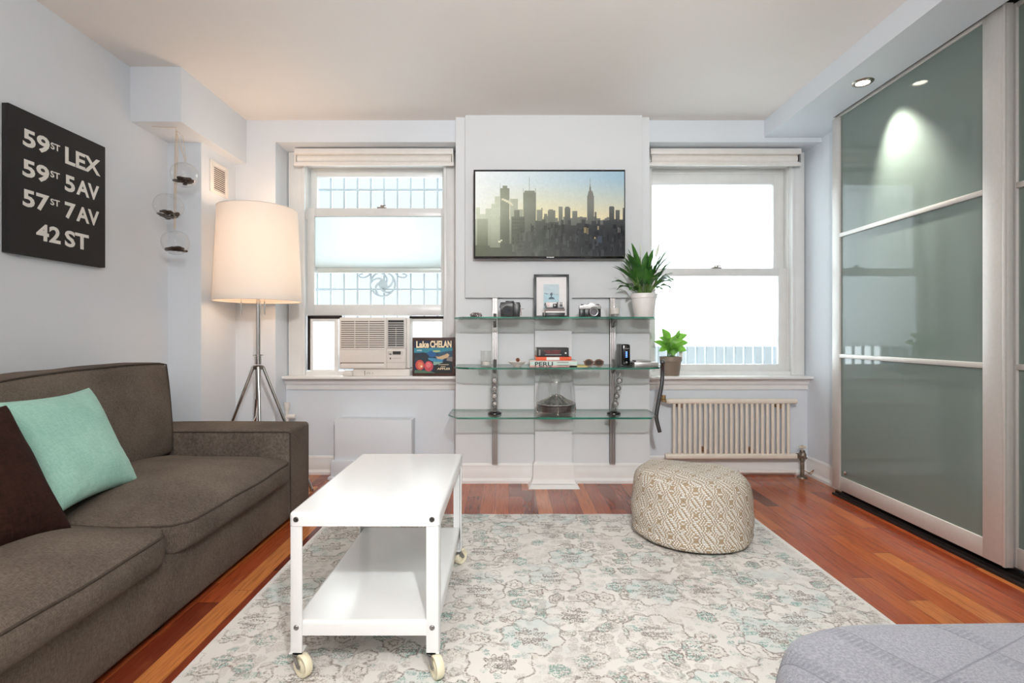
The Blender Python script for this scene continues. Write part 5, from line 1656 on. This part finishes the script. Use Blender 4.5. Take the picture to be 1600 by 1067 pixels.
for pxa, pya, dxx, dzz, L_, W_, ny in ((1030, 535, -.9, .45, .09, .034, -.9), (1040, 521, -.3, .6, .10, .042, -1), (1052, 531, .2, .75, .085, .040, -1), (1066, 525, .9, .35, .095, .032, -.8), (1046, 545, -.1, -.7, .085, .042, -1),
                                   (1056, 543, .2, -.6, .085, .038, -1), (1066, 545, .8, -.2, .08, .036, -1), (1034, 546, -.8, -.3, .06, .024, -.8), (1060, 520, .15, 1, .055, .018, -.7), (1050, 551, .4, -.4, .07, .035, -1), (1038, 538, -.5, .1, .08, .034, -1), (1044, 533, -.15, .5, .075, .04, -1), (1053, 549, -.2, -.6, .07, .04, -1), (1058, 539, .5, -.1, .08, .042, -1), (1049, 540, .1, .2, .08, .045, -1), (1036, 529, -.7, .5, .07, .034, -1), (1069, 535, .8, .2, .07, .034, -1), (1060, 535, .6, .4, .09, .036, -1)):
    c = P(pxa, pya, YO - .055 + .02 * math.sin(pxa)); d = Vector((dxx, -.25, dzz)).normalized()
    c0 = c - d * L_ * .5
    heart(b, c0, d, (.5 * math.sin(pxa * 1.7), ny, .5 + .4 * math.cos(pxa)), L_ * .88, W_ * .80)
    sb.tube([top + Vector(((c.x - ox) * .3, -.01, 0)), (top + c0) / 2 + Vector((0, 0, .02)), c0], .002, 6)
b.build('foliage', M_POTH, t, smooth=80, recalc=False); sb.build('stems', M_STEM, t, smooth=80)
b = MB(); b.box(X(1058, YO), X(1063, YO), YO - .045, YO - .043, Z(560, YO), Z(547, YO)); b.build('plant_tag', M_WHITEP, t)

# ------------------------------------------------------------------ middle shelf items (z = .800)
zm = .8003; Y = 3.17
def cx(p): return X(730 + p / 8.205, Y)        # crop origin (730, 530)
def cz(p): return Z(530 + p / 8.205, Y)
# dish with trinkets
cxx = cx(640)
b = MB(); b.lathe([(0, 0), (.022, 0), (.024, .004), (.040, .014), (.052, .026), (.056, .028), (.054, .030), (.040, .018), (.02, .009), (0, .008)], (cxx, Y, zm), 40)
tag(b.build('trinket_dish', mat('white_glazed_dish', (234, 230, 224), .25)), 'small white footed dish with trinkets on the middle shelf', 'dish')
b = MB(); b.sphere((cxx + .004, Y - .005, zm + .041), .0125, 18, 12); b.sphere((cxx + .004, Y - .005, zm + .0225), .009, 10, 8)
tag(b.build('wooden_bead', mat('reddish_brown_bead', (120, 66, 44), .3, grain=.3, gscale=80)), 'round reddish brown bead heaped in the white dish', 'bead')
b = MB(); b.lathe([(0, 0), (.016, .0), (.018, .004), (.012, .009), (0, .010)], (cxx - .026, Y - .003, zm + .0185), 18)
tag(b.build('dark_pebble', M_BLACK), 'flat black stone lying in the left of the white dish', 'stone')
b = MB()
for k in range(7): b.sphere((cxx + .012 + k * .0045, Y - .004 + .01 * math.sin(k), zm + .021 + .004 * abs(math.sin(k))), .0042, 8, 6)
tag(b.build('bead_string', mat('cream_bead', (210, 190, 170), .4)), 'little string of cream beads in the right of the white dish', 'beads')

def book(name, label, x0, x1, y0, y1, z0, z1, m, rot=0, spine_text=None, tm=None, page_front=False, stripe=None):
    t = thing(name, label, 'book', ((x0 + x1) / 2, (y0 + y1) / 2, z0), 'stacked books on the middle shelf')
    c = .0022
    b = MB()
    b.box(x0, x1, y0, y1, z0, z0 + c, bevel=.0006); b.box(x0, x1, y0, y1, z1 - c, z1, bevel=.0006); b.box(x0, x1, y0, y0 + c, z0, z1, bevel=.0006)
    b.build('cover', m, t)
    MB().box(x0 + .003, x1 - .003, y0 + c, y1 - .003, z0 + c, z1 - c).build('pages', mat('cream_pages', (226, 218, 204), .8, grain=.08, gscale=200), t)
    if spine_text:
        for s, a0, a1, c0, c1, mm in spine_text:
            if s is None: MB().box(a0, a1, y0 - .0008, y0 + .001, c0, c1).build('spine_band', mm, t)
            else: MB().text(s, lambda u, v: (a0 + (a1 - a0) * u, y0 - .0012, c0 + (c1 - c0) * v), offset=.02).build('spine_lettering', mm, t, smooth=0, recalc=False)
    return t
yb = Y - .01
hh = [zm, zm + .0185]
z1_, z2_, z3_ = zm, Z(563.3, yb), Z(557.5, yb)
M_INK = paint('black_ink', (24, 24, 26)); M_PEACH = paint('pale_mint_cover', (196, 218, 208)); M_PK = paint('pink_cover', (222, 176, 172)); M_OR = paint('orange_cover', (232, 98, 60)); M_DG = paint('charcoal_cover', (46, 44, 46))
M_WI = paint('white_ink', (236, 230, 224)); M_RI = paint('red_ink', (150, 52, 52)); M_GI = paint('grey_ink', (140, 138, 136))
def sX(p): return X(730 + p / 8.205, yb)
def sZ(p): return max(zm + .001, Z(530 + p / 8.205, yb))
book('book', 'mint and pink book titled PERU at the bottom of the stack', sX(805), sX(1410), yb, yb + .21, zm, z2_, M_PEACH, spine_text=[(None, sX(805), sX(1405), zm, zm + .0075, M_PK), (None, sX(800), sX(1400), z2_ - .005, z2_, M_PK), ('PERU', sX(868), sX(1098), sZ(348), sZ(290), M_INK), (None, sX(1150), sX(1300), sZ(340), sZ(330), M_GI), (None, sX(1150), sX(1298), sZ(302), sZ(292), M_GI), (None, sX(1310), sX(1415), zm, sZ(338), paint('teal_ink', (44, 140, 160)))])
book('book', 'thin orange book lying second from the top of the stack', sX(880), sX(1338), yb + .006, yb + .20, z2_ + .0002, z3_, M_OR, spine_text=[('MAGNUM', sX(1018), sX(1185), z2_ + .002, z3_ - .002, M_WI)][:0] + [(None, sX(1018), sX(1185), z2_ + .0025, z3_ - .0022, M_WI)])
book('book', 'thick charcoal book with faint red spine title topping the stack', sX(893), sX(1305), yb + .010, yb + .16, z3_ + .0002, Z(543.5, yb), M_DG,
     spine_text=[('ALAN TURING', sX(985), sX(1200), sZ(160), sZ(140), M_RI), ('THE ENIGMA', sX(1010), sX(1190), sZ(184), sZ(164), M_RI), (None, sX(1000), sX(1210), sZ(205), sZ(193), M_GI), (None, sX(918), sX(940), sZ(208), sZ(135), M_GI), (None, sX(1255), sX(1275), sZ(188), sZ(168), M_WI)])
b = MB(); b.box(X(901, 3.17), X(917, 3.17), 3.14, 3.26, zm, zm + .004, bevel=.001)
tag(b.build('yellow_booklet', paint('soft_yellow_cover', (228, 212, 130))), 'thin yellow booklet lying between the books and the sunglasses', 'booklet')
# sunglasses
Yg = 3.15
M_TORT = mat('tortoiseshell_frame', (120, 92, 76), .25, grain=.5, gscale=90); M_LENS = mat('dark_brown_lens', (60, 50, 42), .08)
sgx = X(928, Yg)
t = thing('sunglasses', 'tortoiseshell sunglasses folded on the middle shelf right of the books', 'sunglasses', (sgx, Yg, zm + .0))
for s_ in (-1, 1):
    ctr = Vector((sgx + s_ * .031, Yg, zm + .0235))
    b = MB(); pts = [ctr + Vector((.026 * math.cos(a * PI / 14), .0, .019 * math.sin(a * PI / 14))) for a in range(28)]
    b.tube(pts, .0042, 8, closed=True); b.build('rim', M_TORT, t)
    b = MB(); cyl_y(b, ctr, .0235, Yg - .001, Yg + .001, 24); 
    for v_ in b.bm.verts: v_.co.z = ctr.z + (v_.co.z - ctr.z) * .78
    b.build('lens', M_LENS, t)
    b = MB(); b.tube([ctr + Vector((s_ * .027, .0, .008)), ctr + Vector((s_ * .032, .012, .008)), ctr + Vector((s_ * .01, .03, .0)), ctr + Vector((-s_ * .05, .036, -.018))], .0026, 8); b.build('temple_arm', M_TORT, t)
b = MB(); b.tube([(sgx - .008, Yg, zm + .028), (sgx, Yg - .001, zm + .031), (sgx + .008, Yg, zm + .028)], .003, 8); b.build('bridge', M_TORT, t)
# modem
Yk = 3.17
def mx_(p): return X(890 + p / 6.667, Yk)       # crop origin (890, 530)
def mz_(p): return Z(530 + p / 6.667, Yk)
t = thing('modem', 'upright black modem with blue lights on the middle shelf', 'modem', (mx_(590), Yk + .05, zm))
b = MB(); b.box(mx_(550), mx_(634), Yk, Yk + .13, zm + .006, mz_(52), bevel=.012, seg=4); b.build('housing', mat('gloss_black_housing', (18, 18, 20), .2), t)
b = MB(); b.box(mx_(530), mx_(556), Yk + .012, Yk + .125, zm + .008, mz_(50), bevel=.010); b.build('side_shell', mat('dark_grey_shell', (72, 70, 72), .45), t)
b = MB(); b.box(mx_(535), mx_(632), Yk + .012, Yk + .12, zm, zm + .008, bevel=.002); b.build('foot', M_BLACK, t)
b = MB(); b.box(mx_(558), mx_(628), Yk - .0012, Yk + .002, zm + .012, mz_(62), bevel=.004); fp = b.build('front_plate', mat('piano_black', (10, 10, 12), .12), t)
M_LED = emissive('blue_light', (.12, .28, 1.0), 5.0)
for k in range(4):
    b = MB(); z = mz_(133 + 17 * k); b.box(mx_(584), mx_(600), Yk - .0022, Yk - .001, z - .0022, z + .0022); b.build('indicator_light', M_LED, fp)
b = MB(); b.box(mx_(572), mx_(618), Yk - .002, Yk - .001, mz_(100), mz_(94)); b.build('maker_mark', M_GI, fp)
b = MB(); cyl_y(b, (mx_(592), 0, mz_(240)), .006, Yk - .0025, Yk - .001, 18); b.build('button', M_STEEL, fp)
# slim silver drive
def silver_box(label, p0_, p1_, z0_, z1_, y0_, nm='disc_drive'):
    t = thing(nm, label, 'disc drive', ((mx_(p0_) + mx_(p1_)) / 2, y0_ + .06, z0_))
    b = MB(); b.box(mx_(p0_), mx_(p1_), y0_, y0_ + .14, z0_, z1_, bevel=.003); b.build('case', mat('brushed_silver_case', (196, 192, 190), .3, .7), t)
    b = MB(); b.box(mx_(p0_ + 12), mx_(p1_ - 12), y0_ - .0008, y0_ + .001, z0_ + .003, z0_ + .0045)
    for k in range(4): b.box(mx_(750 + 16 * k), mx_(756 + 16 * k), y0_ - .001, y0_ + .001, z0_ + .009, z0_ + .0105)
    b.build('front_details', mat('front_dark_detail', (88, 84, 84), .5), t)
silver_box('slim silver disc drive lying right of the modem, under another grey one', 668, 918, zm, mz_(238), 3.15)
t = thing('disc_drive', 'thin grey disc player lying on top of the silver drive', 'disc drive', (mx_(760), 3.2, mz_(237)))
b = MB(); b.box(mx_(690), mx_(850), 3.17, 3.27, mz_(237.5), mz_(222), bevel=.003); b.build('case', mat('mid_grey_case', (150, 146, 144), .4, .5), t)
b = MB(); b.tube([(mx_(636), 3.2, zm + .012), (mx_(655), 3.18, zm + .02), (mx_(668), 3.2, zm + .012)], .003, 8); b.tube([(mx_(630), 3.21, zm + .005), (mx_(650), 3.19, zm + .006), (mx_(676), 3.215, zm + .004)], .0025, 8)
tag(b.build('cable', M_BLACK), 'short black cable between the modem and the silver drive', 'cable')

# ------------------------------------------------------------------ bottom shelf: transparent speakers (z = .500)
zl = .5003
M_CONE = mat('silver_cone', (206, 204, 202), .25, .7); M_RINGD = mat('dark_ring', (70, 66, 66), .4, .3)
def stick(label, px, tilt, grp='clear stick speakers'):
    y = 3.20; x = X(px, y)
    t = thing('stick_speaker', label, 'speaker', (x, y, zl), grp)
    b = MB(); b.lathe([(0, 0), (.040, 0), (.044, .004), (.042, .010), (.030, .017), (.018, .020), (0, .020)], (x, y, zl), 40); b.build('base', mat('glossy_black_base', (16, 15, 15), .15), t)
    M = Matrix.Rotation(tilt, 3, 'Y'); o_ = Vector((x, y, zl + .016))
    prof = [(0, 0), (.018, .002), (.022, .012), (.024, .03), (.0255, .10), (.0255, .20), (.024, .235), (.018, .255), (.010, .262), (0, .263)]
    b = MB(); b.lathe(prof, o_, 32, M=M); b.build('clear_tube', M_ACRYL, t)
    for k in range(4):
        c = o_ + M @ Vector((0, -.010, .052 + .0485 * k))
        b = MB(); cyl_y(b, c, .0165, c.y - .008, c.y + .012, 24); d = b.build('driver', M_RINGD, t)
        b = MB(); cyl_y(b, c, .0125, c.y - .0095, c.y - .007, 24); b.sphere(c + Vector((0, -.008, 0)), .0085, 12, 8); b.build('cone', M_CONE, d)
    b = MB()
    for k in range(5): b.sphere(o_ + M @ Vector((0, .004, .028 + .0485 * k)), .006, 10, 6)
    b.tube([o_ + M @ Vector((0, .010, .01)), o_ + M @ Vector((0, .010, .24))], .0025, 8)
    b.build('inner_wiring', M_CHROME, t)
stick('upright clear stick speaker on a black base, left of the domed one', 773, 0.0)
stick('tilted clear stick speaker on a black base, right of the domed one', 959, 0.17)
yd = 3.21; xd = X(869, yd)
t = thing('domed_subwoofer', 'clear jellyfish-shaped domed subwoofer in the middle of the lowest shelf', 'speaker', (xd, yd, zl))
K = 800 / yd
def zz(py): return Z(py, yd)
r = (X(899, yd) - xd)
b = MB(); b.lathe([(r * 1.0, zz(629) - 0), (r * .985, zz(622)), (r * .97, zz(612)), (r * .93, zz(600)), (r * .86, zz(590)), (r * .76, zz(584)), (r * .62, zz(581)), (r * .5, zz(583)), (r * .34, zz(588)), (r * .22, zz(597)), (r * .16, zz(608)), (r * .15, zz(618))], (xd, yd, 0), 48); b.build('clear_dome', M_ACRYL, t, smooth=60)
b = MB()
for k in range(10):
    a = k * 2 * PI / 10
    b.tube([(xd + q * r * math.cos(a), yd + q * r * math.sin(a), z_) for q, z_ in ((.80, zz(587)), (.55, zz(585)), (.35, zz(592)), (.24, zz(606)), (.18, zz(618)))], .0022, 6)
b.build('dome_rib', M_ACRYL, t)
b = MB(); b.tube([(xd + r * 1.0 * math.cos(a * PI / 32), yd + r * 1.0 * math.sin(a * PI / 32), zz(630)) for a in range(64)], .004, 8, closed=True)
b.lathe([(r * .98, zz(630)), (r * .7, zz(627)), (r * .42, zz(623)), (r * .18, zz(619)), (0, zz(618))], (xd, yd, 0), 40); b.build('cone_deck', mat('grey_smoked_plastic', (168, 164, 162), .2, .7, grain=.35, gscale=60), t)
b = MB()
for k in range(14):
    a = k * 2 * PI / 14; b.tube([(xd + q * r * math.cos(a), yd + q * r * math.sin(a), z_) for q, z_ in ((.9, zz(628)), (.55, zz(624)), (.2, zz(617)))], .003, 6)
b.sphere((xd, yd, zz(618)), .012, 14, 8); b.build('spokes', M_CHROME, t)
b = MB(); b.lathe([(r * .92, zz(632)), (r * .90, zz(638)), (r * .86, zz(642)), (0, zz(643))], (xd, yd, 0), 40); b.build('driver_drum', mat('dark_speaker_drum', (86, 78, 76), .45, .2, grain=.4, gscale=70), t)
b = MB(); b.lathe([(r * .97, zz(632)), (r * .96, zz(640)), (r * .90, zz(644.5)), (r * .86, zz(644.5)), (r * .92, zz(640)), (r * .94, zz(632))], (xd, yd, 0), 48); b.build('clear_skirt', M_ACRYL, t)
for k in range(4):
    a = -PI / 2 + k * PI / 2 + .0
    c, s_ = math.cos(a), math.sin(a)
    b = MB(); b.tube([(xd + c * r * .97, yd + s_ * r * .97, zz(632)), (xd + c * r * 1.0, yd + s_ * r * 1.0, zz(640)), (xd + c * r * .95, yd + s_ * r * .95, zl + .012)], .0055, 10)
    b.sphere((xd + c * r * .95, yd + s_ * r * .95, zl + .0105), .008, 12, 8); b.build('foot', M_CHROME, t)

# ------------------------------------------------------------------ radiator
YR = 3.565
t = thing('radiator', 'ivory tubular wall radiator below the right window', 'radiator', (X(1143, YR), YR, .12))
def rx(p): return X(1000 + p / 3.556, YR)
def rz(p): return Z(580 + p / 3.556, YR)
b = MB(); b.box(rx(150), rx(866), YR - .018, YR + .018, rz(180), rz(152), bevel=.010, seg=3); b.build('header_pipe', M_IVORY, t)
b = MB(); b.box(rx(143), rx(872), YR - .018, YR + .018, rz(486), rz(457), bevel=.010, seg=3); b.build('header_pipe', M_IVORY, t)
for k in range(23):
    x = rx(188 + 28.8 * k)
    b = MB(); b.tube([(x, YR - .006, rz(178)), (x, YR - .006, rz(459))], .0100, 14); b.build('tube', M_IVORY, t)
b = MB(); 
for p in (148, 866): b.cyl((rx(p) - .004, YR, rz(166)), (rx(p) + .004, YR, rz(166)), .016, 16)
b.cyl((rx(143) - .004, YR, rz(471)), (rx(143) + .006, YR, rz(471)), .016, 16)
b.build('end_cap', M_IVORY, t)
M_RUST = mat('rust_stained_enamel', (150, 116, 84), .7, grain=.5, gscale=90)
for a, c_ in ((232, 188), (785, 190), (372, 440), (633, 440)):
    b = MB(); b.box(rx(a) - .008, rx(a) + .008, YR + .012, YN - .001, rz(c_ + 18), rz(c_ - 6), bevel=.003); b.build('wall_hook', M_RUST, t)
M_BRASS = mat('aged_brass', (168, 140, 100), .35, .85, grain=.2)
b = MB(); b.cyl((rx(150), YR, rz(166)), (rx(118), YR, rz(160)), .010, 14); b.cyl((rx(132), YR, rz(170)), (rx(132), YR, rz(132)), .014, 6); b.cyl((rx(118), YR - .002, rz(150)), (rx(112), YR - .002, rz(150)), .012, 12); b.sphere((rx(128), YR - .012, rz(150)), .012, 12, 8)
b.build('air_valve', M_BRASS, t)
M_IRON = mat('tarnished_iron', (126, 116, 104), .5, .7, grain=.4, gscale=60)
b = MB()
vx = rx(902)
b.cyl((rx(870), YR, rz(470)), (vx, YR, rz(470)), .015, 14); b.cyl((rx(868), YR, rz(470)), (rx(880), YR, rz(470)), .021, 6)
b.sphere((vx, YR, rz(466)), .026, 18, 12)
b.cyl((vx, YR, rz(440)), (vx, YR, rz(480)), .018, 8)
b.cyl((vx, YR, rz(480)), (vx, YR, .0)  , .013, 14); b.cyl((vx, YR, rz(498)), (vx, YR, rz(480)), .019, 6); b.lathe([(0, 0), (.034, 0), (.030, .008), (.016, .014), (0, .014)], (vx, YR, 0), 20)
b.cyl((vx, YR, rz(478)), (rx(935), YR + .03, rz(488)), .010, 10)
b.build('supply_valve', M_IRON, t)
b = MB(); b.lathe([(0, 0), (.022, 0), (.024, .004), (.022, .010), (.008, .012), (.006, .02), (0, .02)], (vx, YR, rz(425)), 18); b.lathe([(.0, 0), (.006, 0), (.006, .03), (0, .03)], (vx, YR, rz(444)), 10); b.build('valve_wheel', mat('painted_valve_wheel', (206, 196, 178), .6, grain=.2), t)
b = MB(); b.tube([(vx + .012, YR, .05), (vx + .05, YR - .02, .03), (vx + .08, YR + .0, .055), (vx + .06, YR + .03, .02)], .003, 8)
b.build('loose_wire', M_RUST, t)
b = MB(); b.cyl((rx(560), 3.60, .033), (vx - .03, 3.60, .033), .013, 14); 
tag(b.build('heating_pipe', M_WHITEP), 'white painted pipe running along the floor behind the pouf', 'pipe')
